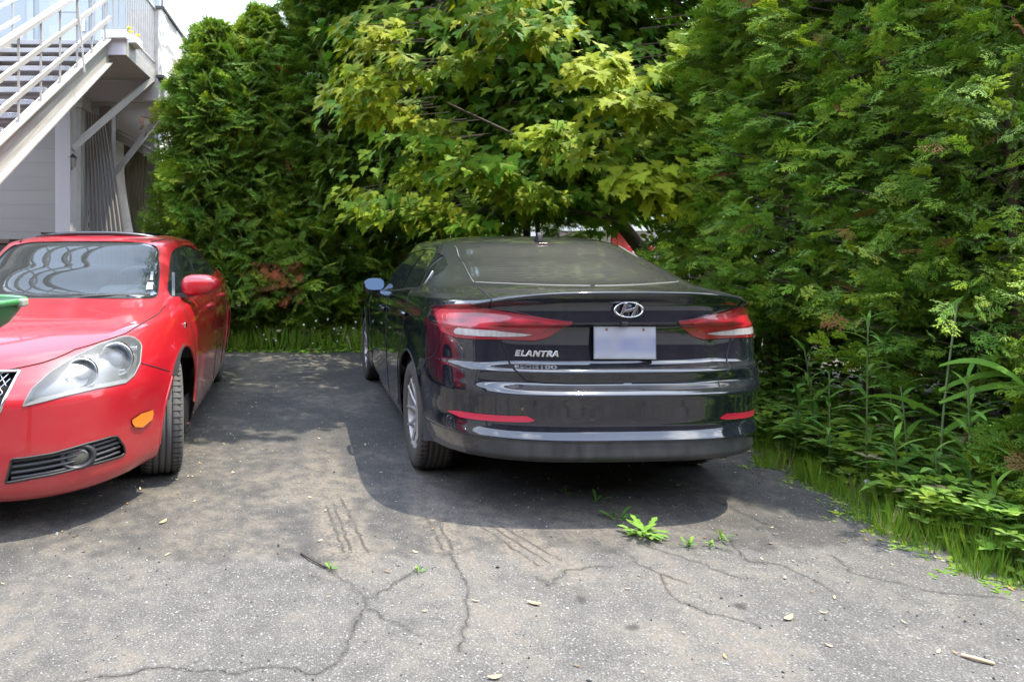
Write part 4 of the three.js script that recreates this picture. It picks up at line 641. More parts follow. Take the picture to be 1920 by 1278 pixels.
// ---------- the white apartment house with its stair ----------
const grime = dataTex(256, 256, (x, y, o) => { const k = 0.90 + 0.28 * fbm(x / 40, y / 40, 6, 4) - (noise.noise(x / 7, y / 7, 3) > 0.5 ? 0.14 : 0); o[0] = clamp(k, 0, 1); o[1] = clamp(k * 0.99, 0, 1); o[2] = clamp(k * 0.97, 0, 1); });
const whitePaint = mat(0.45, 0.44, 0.43, 0.5, { map: grime }), dullWhite = mat(0.35, 0.34, 0.33, 0.7, { map: grime }), paleBlue = mat(0.34, 0.385, 0.41, 0.45), darkTrim = mat(0.05, 0.05, 0.05, 0.7);
const peel = mat(1, 1, 1, 0.7, { map: dataTex(512, 512, (x, y, o) => { const n = fbm(x / 90, y / 90, 3, 5), s = noise.noise(x / 5, y / 60, 2) * 0.03; const k = n > 0.12 ? 0.56 + s : 0.86 + s * 0.5; const e = Math.abs(n - 0.12) < 0.012 ? 0.8 : 1; o[0] = k * e; o[1] = k * e * 0.985; o[2] = k * e * 0.95; }) });
{
  const b = thing('apartment_building', 'white two-storey house with overhanging balcony behind the red car', 'building', [0, 0, 0]);
  b.position.set(-3.4, 0, -9.3); const O = (x, y, z) => [x + 3.4, y, z + 9.3], bx = (x0, x1, y0, y1, z0, z1) => boxAt(x0 + 3.4, x1 + 3.4, y0, y1, z0 + 9.3, z1 + 9.3);
  // ground floor wall facing us, in courses
  const wallM = [mat(0.25, 0.233, 0.215, 0.75), mat(0.258, 0.24, 0.22, 0.75), mat(0.244, 0.228, 0.21, 0.75)];
  const w = obj('wall', bx(-9, -3.43, 0, 3.22, -9.6, -9.32), dullWhite, b);
  for (let k = 0; k < 17; k++) obj('plank', bx(-9, -3.425, k * 0.19 + 0.0008, (k + 1) * 0.19 - 0.0008, -9.32, -9.30 + (k % 3) * 0.0015), wallM[(k * 7) % 3], w);
  obj('wall_cap', bx(-9, -3.40, 3.22, 3.40, -9.62, -9.27), dullWhite, b);
  obj('side_wall', bx(-9, -8.8, 0, 3.3, -9.3, 6), dullWhite, b); obj('porch_back_wall', bx(-4.6, -4.5, 0, 3.4, -16, -9.6), dullWhite, b);
  // upper storey: pale panels and a door
  obj('upper_wall', bx(-9, -2.62, 3.7, 7.2, -10.6, -10.4), paleBlue, b);
  for (const x of [-6.6, -5.6, -4.6, -3.55, -2.75]) obj('wall_batten', bx(x - 0.05, x + 0.05, 3.72, 6.6, -10.40, -10.375), mat(0.40, 0.44, 0.46, 0.5), b);
  const dr = obj('door', bx(-4.45, -3.7, 3.72, 5.85, -10.40, -10.36), mat(0.37, 0.42, 0.45, 0.4), b); obj('door_panel', bx(-4.3, -3.85, 4.0, 4.7, -10.36, -10.35), mat(0.41, 0.45, 0.475, 0.4), dr); obj('door_panel', bx(-4.3, -3.85, 4.9, 5.7, -10.36, -10.35), mat(0.41, 0.45, 0.475, 0.4), dr); obj('latch', bx(-3.78, -3.74, 4.6, 4.78, -10.36, -10.32), CHROME, dr);
  // landing at the stair head
  const ld = obj('landing', bx(-3.9, -2.52, 3.70, 3.83, -9.66, -8.30), whitePaint, b);
  const slats = (x0, x1, y, z0, z1, n, par, name) => { const g = []; for (let i = 0; i < n; i++) { const a = lerp(z0, z1, i / n), c = lerp(z0, z1, (i + 1) / n); g.push(bx(x0, x1, y, y + 0.02, a + 0.004, c - 0.008)); } const m = obj(name, g, mat(0.36, 0.335, 0.315, 0.65), par); m.userData.kind = 'stuff'; };
  slats(-4.6, -2.54, 3.675, -9.64, -8.32, 15, b, 'soffit_slats');
  obj('fascia', bx(-2.73, -2.51, 3.66, 3.84, -8.30, -8.28), mat(0.58, 0.57, 0.62, 0.5), b); obj('edge_beam', bx(-2.53, -2.50, 3.66, 3.84, -9.68, -8.30), whitePaint, b);
  // main balcony, its solid parapet with peeling paint, roof edge
  obj('balcony_beam', bx(-4.6, -2.45, 3.40, 3.68, -9.80, -9.66), mat(0.36, 0.34, 0.33, 0.6), b);
  slats(-4.6, -2.44, 3.39, -16, -9.8, 60, b, 'balcony_soffit'); obj('balcony_floor', bx(-4.6, -2.40, 3.44, 3.72, -16, -9.8), whitePaint, b);
  const pp = obj('parapet', bx(-2.46, -2.40, 3.76, 4.70, -16, -9.66), peel, b); obj('parapet_cap', bx(-2.49, -2.37, 4.70, 4.74, -16, -9.64), darkTrim, pp); obj('parapet_foot', bx(-2.48, -2.37, 3.72, 3.76, -16, -9.64), darkTrim, pp); obj('parapet_end', bx(-2.9, -2.462, 3.76, 4.70, -9.70, -9.66), whitePaint, pp);
  obj('balcony_post', bx(-2.72, -2.62, 4.74, 6.2, -10.6, -10.5), whitePaint, b);
  const rf = obj('roof', bx(-9, -2.62, 6.2, 6.45, -12.5, -9.9), whitePaint, b); obj('gutter', bx(-2.62, -2.50, 6.28, 6.42, -12.5, -9.9), darkTrim, rf);
  // posts and their braces
  for (const z of [-8.55, -10.15, -12.6]) { const p = obj('post', new RoundedBoxGeometry(0.19, 3.42, 0.19, 2, 0.008).translate(...O(-3.34, 1.71, z)), mat(0.40, 0.385, 0.39, 0.55), b); if (z > -12) obj('brace', barGeo(O(-3.26, z > -9 ? 2.55 : 2.36, z + 0.02), O(-2.50, z > -9 ? 3.66 : 3.36, z - 0.02 - (z > -9 ? 0.9 : 0)), 0.075, 0.075), mat(0.40, 0.39, 0.38, 0.5), p); }
  // porch: sloping white awning, tin louvre, lattice
  const aw = obj('awning', merge([barGeo(O(-3.30, 3.05, -10.4), O(-2.35, 2.55, -10.4), 0.04, 0.16), barGeo(O(-3.30, 3.05, -13.5), O(-2.35, 2.55, -13.5), 0.04, 0.16)]), whitePaint, b);
  for (let k = 0; k < 9; k++) obj('panel', barGeo(O(-3.34, 3.12, -10.5 - k * 0.34), O(-2.30, 2.58, -10.5 - k * 0.34), 0.325, 0.014), mat(0.66, 0.66, 0.65, 0.4), aw);
  const lv = obj('tin_louvre', barGeo(O(-2.9, 3.36, -10.9), O(-2.30, 2.50, -10.2), 0.04, 0.03), mat(0.3, 0.3, 0.3, 0.5), b);
  for (let k = 0; k < 6; k++) obj('slat', barGeo(O(-2.72 + k * 0.085, 3.36, -10.62), O(-2.52 + k * 0.085, 2.56, -10.30), 0.07, 0.012), pmat(0.42, 0.42, 0.43, 0.35, { metalness: 0.7 }), lv);
  { const lat = []; for (let k = 0; k < 16; k++) for (const d of [-1, 1]) lat.push(barGeo(O(-3.55 + 0.0 * d, Math.max(0, k * 0.19 - 0.55 + (d < 0 ? 0.6 : 0)), -9.66 - (d > 0 ? 0 : 0.6)), O(-3.55, Math.max(0, k * 0.19 - 0.55 + (d < 0 ? 0 : 0.6)), -9.66 - (d > 0 ? 0.6 : 0)), 0.012, 0.035)); const m = obj('lattice', lat, mat(0.17, 0.09, 0.05, 0.8), b); m.userData.kind = 'stuff'; }
  // siding of the next house seen through the porch
  const nb = thing('neighbour_house', 'cream clapboard house seen through the porch curtains', 'house', [-1.6, 0, -22]);
  const nw = obj('wall', boxAt(-8, 4, 0, 6, -0.5, -0.06), mat(0.5, 0.49, 0.44, 0.7), nb); for (let k = 0; k < 26; k++) obj('plank', barGeo([-8, k * 0.22 + 0.11, -0.03], [4, k * 0.22 + 0.11, -0.03], 0.215, 0.03, V(0, 1, 0)).translate(0, 0, 0), mat(0.56, 0.545, 0.48, 0.7), nw); obj('roof', boxAt(-8.4, 4.4, 6, 6.3, -1, 0.5), darkTrim, nb);

  // the stair
  const st = thing('outdoor_staircase', 'white steel staircase rising to the balcony above the red car', 'staircase', [-2.73, 0, -8.3]);
  const SX = -2.73, slope = 0.614, run = 0.293, rise = 0.18, top = 3.80, zt = -8.30, lo = 12;
  const S = (x, y, z) => V(x + 2.73, y, z + 8.3);
  const zAt = (y) => zt + (top - y) / slope;
  for (const [x, sg] of [[SX, 1], [SX - 1.05, -1]]) {
    const s = obj('stringer', barGeo(S(x, top - 0.07, zt), S(x, top - 0.07 - 12 * rise, zt + 12 * rise / slope), 0.02, 0.30), whitePaint, st);
    obj('flange', barGeo(S(x + sg * 0.035, top + 0.10, zt - 0.03), S(x + sg * 0.035, top + 0.10 - 12 * rise, zt - 0.03 + 12 * rise / slope), 0.085, 0.014), whitePaint, s);
    obj('flange', barGeo(S(x + sg * 0.035, top - 0.245, zt + 0.04), S(x + sg * 0.035, top - 0.245 - 12 * rise, zt + 0.04 + 12 * rise / slope), 0.085, 0.014), whitePaint, s);
  }
  const nose = dataTex(128, 32, (x, y, o) => { const d = ((x + y * 1.4) % 13) < 4 ? 0.93 : 0.74; o[0] = o[1] = d; o[2] = d * 1.02; });
  const treadM = mat(0.55, 0.55, 0.555, 0.45, { map: nose, bumpMap: nose, bumpScale: 0.003 });
  for (let k = 0; k < 12; k++) {
    const y = top - 0.05 - k * rise, z = zt + k * run;
    const t = obj('tread', merge([new RoundedBoxGeometry(1.03, 0.05, 0.025, 2, 0.006).translate(SX - 0.525 + 2.73, y - 0.02, z + run + 8.3), boxAt(SX - 1.04 + 2.73, SX - 0.012 + 2.73, y - 0.008, y, z + 8.3 - 0.02, z + run + 8.3 - 0.014)]), treadM, st);
    { const p = t.geometry.attributes.position, uv = t.geometry.attributes.uv; for (let i = 0; i < p.count; i++) uv.setXY(i, p.getX(i) * 4, (p.getY(i) + p.getZ(i)) * 12); }
    obj('riser', boxAt(SX - 1.03 + 2.73, SX - 0.014 + 2.73, y - rise + 0.004, y - 0.05, z + 8.3 - 0.01 + run * 0.25, z + 8.3 + run * 0.25), mat(0.36, 0.335, 0.32, 0.7), t);
  }
  const L = 12 * rise; for (const [x, name] of [[SX + 0.03, 'rail'], [SX - 1.08, 'rail']]) {
    for (const [h, w, hh] of [[0.86, 0.085, 0.035], [0.58, 0.035, 0.042], [0.32, 0.035, 0.042]]) obj('handrail', barGeo(S(x, top + h, zt), S(x, top + h - L, zt + L / slope), w, hh), whitePaint, st);
    for (let k = 0; k < 8; k++) { const f = (k + 0.4) * 0.45, z = zt + f, y = top - f * slope; obj('baluster', barGeo(S(x, y + 0.08, z), S(x, y + 0.86, z), 0.017, 0.017, V(1, 0, 0)), whitePaint, st); if (k === 2) obj('stay', barGeo(S(x, y + 0.84, z), S(x + (x > -3 ? 0.10 : -0.10), y + 0.02, z + 0.05), 0.018, 0.018, V(1, 0, 0)), whitePaint, st); }
  }
  // landing railing
  const lr = obj('landing_railing', merge([barGeo(O(-2.74, 4.72, -8.32), O(-2.52, 4.72, -8.32), 0.04, 0.04), barGeo(O(-2.52, 4.72, -8.32), O(-2.52, 4.72, -9.66), 0.04, 0.04), barGeo(O(-2.52, 3.95, -8.32), O(-2.52, 3.95, -9.66), 0.03, 0.03)]), whitePaint, b);
  for (let k = 0; k < 14; k++) obj('baluster', barGeo(O(-2.52, 3.84, -8.34 - k * 0.1), O(-2.52, 4.72, -8.34 - k * 0.1), 0.014, 0.014, V(1, 0, 0)), whitePaint, lr);
  for (let k = 0; k < 3; k++) obj('baluster', barGeo(O(-2.60 - k * 0.07, 3.84, -8.32), O(-2.60 - k * 0.07, 4.72, -8.32), 0.014, 0.014, V(1, 0, 0)), whitePaint, lr);
  // flower boxes on the landing
  for (const [x, z, w, lab] of [[-2.63, -8.26, 0.0, 'white planter hung on the landing corner at the stair head'], [-2.47, -8.55, Math.PI / 2, 'white planter with yellow flowers on the side of the landing']]) {
    const fb = thing('flower_box', lab, 'planter', [x, 3.86, z], w); const tr = obj('trough', new RoundedBoxGeometry(0.30, 0.10, 0.12, 2, 0.012).translate(0, 0.03, 0), mat(0.72, 0.73, 0.76, 0.45), fb);
    if (w) for (let k = 0; k < 7; k++) { const f = obj('flower', merge([0, 1, 2, 3, 4].map(i => new THREE.SphereGeometry(0.019, 8, 6).scale(1, 0.45, 0.6).translate(0.017, 0, 0).rotateY(i * 1.256)).concat([tubeGeo([[0, 0, 0], [rr(-.02, .02), -0.05, 0], [0, -0.10, 0]], 0.003, 5, 4)])), mat(0.75, 0.62, 0.02, 0.6), fb); f.position.set(rr(-.13, .13), 0.10 + rr(0, .08), rr(-.04, .05)); }
  }
  // lantern on the first post
  const ln = thing('wall_lantern', 'small black lantern fixed to the white post behind the red car', 'lantern', [-3.23, 2.36, -8.50]);
  obj('cap', new THREE.ConeGeometry(0.07, 0.05, 4).rotateY(Math.PI / 4).translate(0, 0.10, 0), BLACK_PLASTIC, ln); obj('pane', new THREE.CylinderGeometry(0.05, 0.035, 0.12, 4).rotateY(Math.PI / 4).translate(0, 0.01, 0), pmat(0.55, 0.55, 0.5, 0.2, { transmission: 0.6 }), ln); obj('bracket', barGeo([-0.02, 0.05, 0], [-0.02, -0.08, 0], 0.02, 0.02, V(1, 0, 0)), BLACK_PLASTIC, ln);
  // curtains
  const drape = (pts0, pts1, n, amp, folds) => { const g = new THREE.PlaneGeometry(1, 1, n, 30), p = g.attributes.position, A = new THREE.CatmullRomCurve3(pts0.map(q => V(...q))), B = new THREE.CatmullRomCurve3(pts1.map(q => V(...q))); for (let i = 0; i < p.count; i++) { const u = p.getX(i) + 0.5, v = 0.5 - p.getY(i), a = A.getPoint(v), c = B.getPoint(v), q = a.lerp(c, u), w = a.distanceTo(c); const f = Math.sin(u * folds * Math.PI * 2 + 1.3 * Math.sin(v * 3)) * amp * (0.6 + 0.4 * v); p.setXYZ(i, q.x + f * 0.35, q.y, q.z + f); } g.computeVertexNormals(); return g; };
  const cloth = (r, gg, bb) => pmat(r, gg, bb, 0.9, { transmission: 0.25, sheen: 0.3 });
  const c1 = thing('porch_curtain', 'long grey curtain swept aside next to the grey wall', 'curtain', [-3.3, 0, -9.5]);
  obj('drape', drape([[-0.14, 3.2, 0.02], [-0.10, 2.2, 0], [-0.08, 1.2, 0], [-0.09, 0.4, 0]], [[0.02, 3.2, -0.35], [0.20, 2.4, -0.25], [0.36, 1.5, -0.2], [0.42, 0.4, -0.2]], 90, 0.03, 8), cloth(0.30, 0.285, 0.27), c1);
  const c2 = thing('porch_curtain', 'olive curtain knotted at its waist in the porch', 'curtain', [-3.12, 0, -10.6]);
  obj('drape', drape([[-0.12, 3.0, 0], [-0.09, 2.3, 0], [0.02, 1.62, 0], [0.075, 1.36, 0]], [[0.22, 2.85, -0.1], [0.22, 2.3, -0.05], [0.19, 1.62, 0], [0.14, 1.36, 0]], 80, 0.022, 6), cloth(0.20, 0.18, 0.12), c2);
  obj('knot', new THREE.TorusKnotGeometry(0.045, 0.03, 60, 10, 2, 3).scale(1, 0.8, 0.7).translate(0.11, 1.30, 0), cloth(0.20, 0.18, 0.12), c2);
  obj('tail', drape([[0.06, 1.26, 0], [0.02, 0.9, 0], [0.0, 0.5, 0]], [[0.15, 1.26, 0], [0.18, 0.9, 0], [0.20, 0.5, 0]], 50, 0.02, 5), cloth(0.20, 0.18, 0.12), c2);
  const c3 = thing('porch_curtain', 'sunlit cream curtain at the far end of the porch', 'curtain', [-2.98, 0, -12.4]);
  obj('drape', drape([[-0.20, 2.9, 0], [-0.16, 2.1, 0], [-0.06, 1.2, 0]], [[0.25, 2.75, -0.1], [0.25, 2.0, 0], [0.22, 1.15, 0]], 70, 0.03, 6), cloth(0.52, 0.46, 0.33), c3);
  const bxs = thing('wooden_chest', 'dark brown wooden chest standing against the grey wall', 'chest', [-4.62, 0, -9.0]); obj('chest_body', new RoundedBoxGeometry(0.9, 1.36, 0.45, 2, 0.01).translate(0, 0.68, 0), mat(0.045, 0.03, 0.022, 0.7), bxs); obj('lid', new RoundedBoxGeometry(0.95, 0.06, 0.5, 2, 0.01).translate(0, 1.39, 0), mat(0.10, 0.055, 0.04, 0.6), bxs);
}
// green plastic bowl on a pedestal at the left edge
{
  const bw = thing('green_basin', 'green plastic basin with a rolled rim at the left edge', 'basin', [-1.025, 0, -1.9]);
  const L = (pr, n = 48) => new THREE.LatheGeometry(pr.map(p => new THREE.Vector2(...p)), n);
  const gm = pmat(0.012, 0.10, 0.022, 0.35, { clearcoat: 0.4, clearcoatRoughness: 0.3 });
  obj('bowl', L([[0.02, 1.075], [0.08, 1.08], [0.118, 1.105], [0.143, 1.14], [0.150, 1.165], [0.146, 1.165], [0.138, 1.14], [0.112, 1.112], [0.07, 1.09], [0.0, 1.088]]), gm, bw);
  obj('rim', new THREE.TorusGeometry(0.155, 0.0085, 12, 60).rotateX(Math.PI / 2).translate(0, 1.165, 0), pmat(0.035, 0.17, 0.045, 0.35, { clearcoat: 0.4 }), bw);
  obj('rim_nub', new RoundedBoxGeometry(0.02, 0.022, 0.035, 2, 0.006).translate(0.163, 1.162, 0), pmat(0.25, 0.27, 0.2, 0.5), bw);
  obj('pedestal', L([[0, 0], [0.085, 0], [0.085, 0.02], [0.05, 0.06], [0.035, 0.5], [0.035, 0.95], [0.07, 1.07], [0.0, 1.08]], 28), gm, bw);
}

// ---------- trees, hedges and weeds ----------
const leafMat = (r, g, b, tr = 0.35, rough = 0.8) => pmat(r, g, b, Math.max(0.72, rough), { transmission: tr, specularIntensity: 0.3 });
const barkM = mat(1, 1, 1, 0.95, { map: dataTex(128, 256, (x, y, o) => { const k = 0.10 + 0.10 * fbm(x / 9, y / 50, 2, 4) + 0.04 * noise.noise(x / 3, y / 9, 1); o[0] = toS(clamp(k * 1.15, .01, 1)); o[1] = toS(clamp(k * .95, .01, 1)); o[2] = toS(clamp(k * .78, .01, 1)); }) });
const redBark = mat(0.10, 0.062, 0.042, 0.95), twigM = mat(0.085, 0.065, 0.05, 0.95);
class TriBag {                                                   // collects small flat faces
  constructor() { this.p = []; this.i = []; this.c = []; }
  blade(a, b, w0, w1, n, bend = 0, c0 = 1, c1 = 1) {
    for (const k of [c0, c0, (c0 + c1) / 2, (c0 + c1) / 2, c1, c1]) this.c.push(k * lerp(1, k, 0.35), k, k * 0.95);                              // tapered strip from a to b, n = face normal
    const d = b.clone().sub(a), x = d.clone().cross(n).normalize(), m = a.clone().lerp(b, 0.5).addScaledVector(n, bend), k = this.p.length / 3;
    for (const [c, w] of [[a, w0], [m, w1], [b, 0.0006]]) for (const s of [-1, 1]) this.p.push(c.x + x.x * w * s, c.y + x.y * w * s, c.z + x.z * w * s);
    this.i.push(k, k + 1, k + 2, k + 1, k + 3, k + 2, k + 2, k + 3, k + 4, k + 3, k + 5, k + 4);
  }
  geo() { const g = new THREE.BufferGeometry(); g.setAttribute('position', new THREE.Float32BufferAttribute(this.p, 3)); g.setIndex(this.i); if (this.tint) g.setAttribute('color', new THREE.Float32BufferAttribute(this.c, 3)); g.computeVertexNormals(); return g; }
}
// flat fan of scale-leaved twigs, growing along +z, lying in the xz plane and nodding
function cedarSpray(len, nb, fine) {
  const b = new TriBag(), N = V(0, 1, 0), cv = rr(-.25, .25), droop = (z) => -rr(.28, .32) * z * z / len; b.tint = true;
  b.blade(V(0, 0, 0), V(0, droop(len), len), 0.004, 0.0035, N, 0.07 * len * 0.3, .5, 1.2);
  for (let i = 0; i < nb; i++) for (const s of [-1, 1]) {
    if (rnd() < 0.14) continue; const t = (i + 0.5 + 0.35 * s * 0.5 + rr(-.2, .2)) / nb, z = len * (0.06 + 0.92 * t), L = len * (0.10 + 0.40 * Math.pow(Math.sin(Math.PI * (0.12 + 0.86 * t)), 0.8)) * rr(.5, 1.3), an = rr(0.4, 0.95), dx = Math.sin(an) * s, dz = Math.cos(an);
    const a = V(0, droop(z), z), e = V(dx * L, droop(z) - 0.20 * L + rr(-.015, .012), z + dz * L); b.blade(a, e, 0.0034, 0.0038, N, 0.01, .7, 1.2);
    for (let k = 1; k <= fine; k++) for (const q of [-1, 1]) {
      const u = (k + 0.3 * q) / (fine + 0.7), c = a.clone().lerp(e, u), l = L * 0.42 * (1.05 - u * 0.75) * rr(.7, 1.2), a2 = Math.atan2(dx, dz) + q * rr(.5, .8); if (l < 0.008) continue;
      b.blade(c, V(c.x + Math.sin(a2) * l, c.y - 0.16 * l + rr(-.006, .006), c.z + Math.cos(a2) * l), 0.0030, 0.0040, N, 0.004, .85, 1.35);
    }
  }
  return b.geo();
}
const SPRAYS = [cedarSpray(0.17, 7, 3), cedarSpray(0.14, 6, 3), cedarSpray(0.20, 8, 3), cedarSpray(0.12, 5, 3), cedarSpray(0.18, 7, 4), cedarSpray(0.15, 7, 2)], DEADS = [cedarSpray(0.2, 7, 3)];
const FAR_SPRAYS = [0, 1, 2, 3].map(() => { const b = new TriBag(), N = V(0, 1, 0), len = 0.26; b.tint = true; b.blade(V(0, 0, 0), V(0, -0.06, len), 0.004, 0.004, N, 0.02, .5, 1.2); for (let i = 0; i < 8; i++) for (const s of [-1, 1]) { if (rnd() < .15) continue; const t = (i + rr(.2, .8)) / 8, z = len * (.05 + .9 * t), L = len * (.12 + .38 * Math.sin(Math.PI * (.15 + .8 * t))) * rr(.5, 1.3), a = rr(.4, .95); const p = V(0, -.05 * t * t, z), e = V(Math.sin(a) * s * L, -.05 * t * t - .3 * L + rr(-.01, .02), z + Math.cos(a) * L); b.blade(p, e, .0035, .0042, N, .008, .7, 1.2); for (const q of [-1, 1]) for (const u of [.3, .55, .8]) { const c = p.clone().lerp(e, u), l = L * .38 * rr(.7, 1.2), a2 = a * s + q * .7; b.blade(c, V(c.x + Math.sin(a2) * l, c.y - .02, c.z + Math.cos(a2) * l), .0032, .0042, N, .004, .85, 1.35); } } return b.geo(); });
const cedarMat = leafMat(1, 1, 1, 0.5, 0.78), cedarTint = leafMat(1, 1, 1, 0.5, 0.78); cedarTint.vertexColors = true;
function place(geos, mt, list, name, parent, label) {              // list of [position, direction, roll, scale, [r, g, b]]
  const per = geos.map(() => []); list.forEach((l, i) => per[i % geos.length].push(l));
  const out = []; per.forEach((ls, k) => {
    const m = new THREE.InstancedMesh(geos[k], mt, ls.length), M = new THREE.Matrix4(), c = new THREE.Color(), x = V(0, 0, 0), y = V(0, 0, 0);
    ls.forEach(([p, d, roll, s, col], i) => { x.set(0, 1, 0).cross(d); if (x.lengthSq() < 1e-6) x.set(1, 0, 0); x.normalize(); y.copy(d).cross(x); x.applyAxisAngle(d, roll); y.applyAxisAngle(d, roll); M.makeBasis(x, y, d).scale(V(s, s, s)).setPosition(p); m.setMatrixAt(i, M); m.setColorAt(i, c.setRGB(...col)); });
    m.name = name; m.userData.kind = 'stuff'; m.castShadow = m.receiveShadow = true; parent.add(m); out.push(m);
  }); return out;
}
const gone = new Set();
function cedar(x, z, h, r, n, o = {}) {
  const { near = false, foot = 0.25, lean = 0, label, group, dead = 0, open = () => false, s0 = 1 } = o;
  const hue = near ? 1.08 : 1.05, t = thing('cedar_tree', label, 'cedar', [x, 0, z], 0, group), list = [], deads = [], sd = rnd() * 100, twigs = [];
  const prof = (y) => { const k = (y - foot) / (h - foot); return r * Math.pow(clamp(k * 7 + 0.35, 0, 1), 0.6) * Math.pow(Math.max(0, 1 - k), near ? 0.62 : 0.42) * (1.15 - 0.15 * k); };
  for (let i = 0; i < n; i++) {
    let y = foot + (h - foot) * Math.pow(rnd(), 0.95), a = rnd() * Math.PI * 2, R = prof(y) * (1 + 0.42 * noise.noise(Math.cos(a) * 1.7 + sd, y * 1.5, Math.sin(a) * 1.7) + 0.22 * noise.noise(Math.cos(a) * 4 + sd, y * 4.2, Math.sin(a) * 4)), q = 1 - (near ? 0.5 : 0.62) * Math.pow(rnd(), 1.9), rad = R * q;
    const p = V(Math.cos(a) * rad + lean * y, y, Math.sin(a) * rad); if (noise.noise((p.x + x) * 2.6, p.y * 2.6, (p.z + z) * 2.6) < (near ? -0.19 : -0.44)) continue;
    const d = V(Math.cos(a) + rr(-.5, .5), rr(-0.35, 0.75), Math.sin(a) + rr(-.5, .5)).normalize(), roll = rr(-1.3, 1.3);
    p.addScaledVector(d, -0.16);
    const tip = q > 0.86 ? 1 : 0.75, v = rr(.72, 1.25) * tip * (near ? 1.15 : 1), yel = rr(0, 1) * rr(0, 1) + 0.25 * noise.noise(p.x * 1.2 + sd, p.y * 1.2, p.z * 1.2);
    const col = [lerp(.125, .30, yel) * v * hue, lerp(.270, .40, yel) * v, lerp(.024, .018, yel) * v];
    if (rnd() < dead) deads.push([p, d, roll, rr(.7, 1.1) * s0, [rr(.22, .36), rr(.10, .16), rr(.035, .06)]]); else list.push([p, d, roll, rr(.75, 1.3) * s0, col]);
    if (i % 26 === 0) twigs.push(barGeo([lean * y * 0.8, y - 0.25 * rad - 0.03, 0], p, 0.007 + 0.006 * rnd(), 0.008));
  }
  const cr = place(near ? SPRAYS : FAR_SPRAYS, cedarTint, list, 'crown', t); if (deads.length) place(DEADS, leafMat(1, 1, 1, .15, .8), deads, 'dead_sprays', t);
  const trunk = [[0, 0.035]]; const tr = obj('trunk', merge([tubeGeo([[0, -0.05, 0], [0.03 + lean, h * 0.3, 0.02], [lean * h * 0.7, h * 0.7, 0], [lean * h, h * 0.97, 0]], near ? 0.06 : 0.055, 20, 8), tubeGeo([[0.05, 0, 0.03], [0.14, 0.6, 0.05], [0.2, h * 0.5, 0.04]], 0.03, 12, 6), tubeGeo([[-0.04, 0, -0.03], [-0.15, 0.5, 0.02], [-0.18, h * 0.45, -0.02]], 0.026, 12, 6)]), redBark, t);
  if (twigs.length) { const m = obj('branches', twigs, twigM, t); m.userData.kind = 'stuff'; }
  return t;
}
for (const [x, z, h, r, n, lab] of [[-1.62, -9.25, 4.38, 0.80, 4025, 'leftmost cedar of the back hedge, brushing the white balcony'], [-0.98, -9.45, 4.62, 0.90, 4375, 'second cedar of the back hedge from the white house'], [-0.1, -9.45, 5.9, 0.85, 4725, 'cedar of the back hedge behind the rust-brown dead branch'], [0.8, -9.6, 6.2, 0.9, 4200, 'cedar of the back hedge behind the door mirror of the dark car'], [1.75, -9.7, 6.0, 0.9, 2625, 'cedar of the back hedge half hidden by the maple above the dark car roof'], [2.8, -9.8, 5.6, 0.9, 1575, 'cedar at the right end of the back hedge, deep behind the maple']])
  cedar(x, z, h, r, n, { label: lab, group: 'cedars of the hedge behind the cars', foot: 0.22, s0: 0.95, dead: 0.006 });
for (const [x, z, h, r, n, lab, foot] of [[3.34, -2.85, 1.45, 0.52, 2850, 'low young cedar in the sun at the right border of the picture', 0.12], [3.95, -3.75, 5.2, 1.15, 11100, 'nearest tall cedar of the right hedge, at the right border of the picture', 0.55], [3.80, -4.65, 5.6, 1.15, 11700, 'cedar of the right hedge with its bare trunk showing above the weeds', 0.75], [3.72, -5.55, 5.4, 1.08, 9900, 'cedar of the right hedge just beyond the dark car bumper', 0.5], [3.95, -6.5, 4.3, 1.0, 6600, 'farthest cedar of the right hedge, next to the maple', 0.4]])
  cedar(x, z, h, r, n, { near: true, label: lab, group: 'cedars of the hedge along the right edge', foot, dead: 0.012, s0: h < 2 ? 0.7 : 0.78 });
for (const [x, z, lab] of [[5.3, -4.5, 'shaded cedar of a second row behind the nearest tall cedar'], [5.5, -6.0, 'shaded cedar of a second row behind the middle of the right hedge']]) cedar(x, z, 4.6, 1.15, 4200, { label: lab, group: 'cedars of the hedge along the right edge', foot: 0.3, s0: 1.05 });
// the rust-brown dead patch low in the back hedge
{ const t = thing('dead_branch', 'rust-brown dead cedar branch low in the back hedge between the cars', 'dead branch', [-0.72, 0.95, -8.62]); const l = []; for (let i = 0; i < 90; i++) { const p = V(rr(-.34, .34), rr(-.28, .22), rr(-.12, .1)); l.push([p, V(rr(-.7, .7), rr(-.8, .2), rr(.3, 1)).normalize(), rr(-1, 1), rr(.6, 1), [rr(.20, .34), rr(.075, .13), rr(.03, .05)]]); } place(DEADS, leafMat(1, 1, 1, .15, .8), l, 'dry_sprays', t); obj('branch', [barGeo([-0.3, 0.15, -0.2], [0.25, 0.0, 0.05], 0.014, 0.014), barGeo([0, 0.08, -0.1], [0.28, -0.25, 0.08], 0.01, 0.01)], twigM, t); }

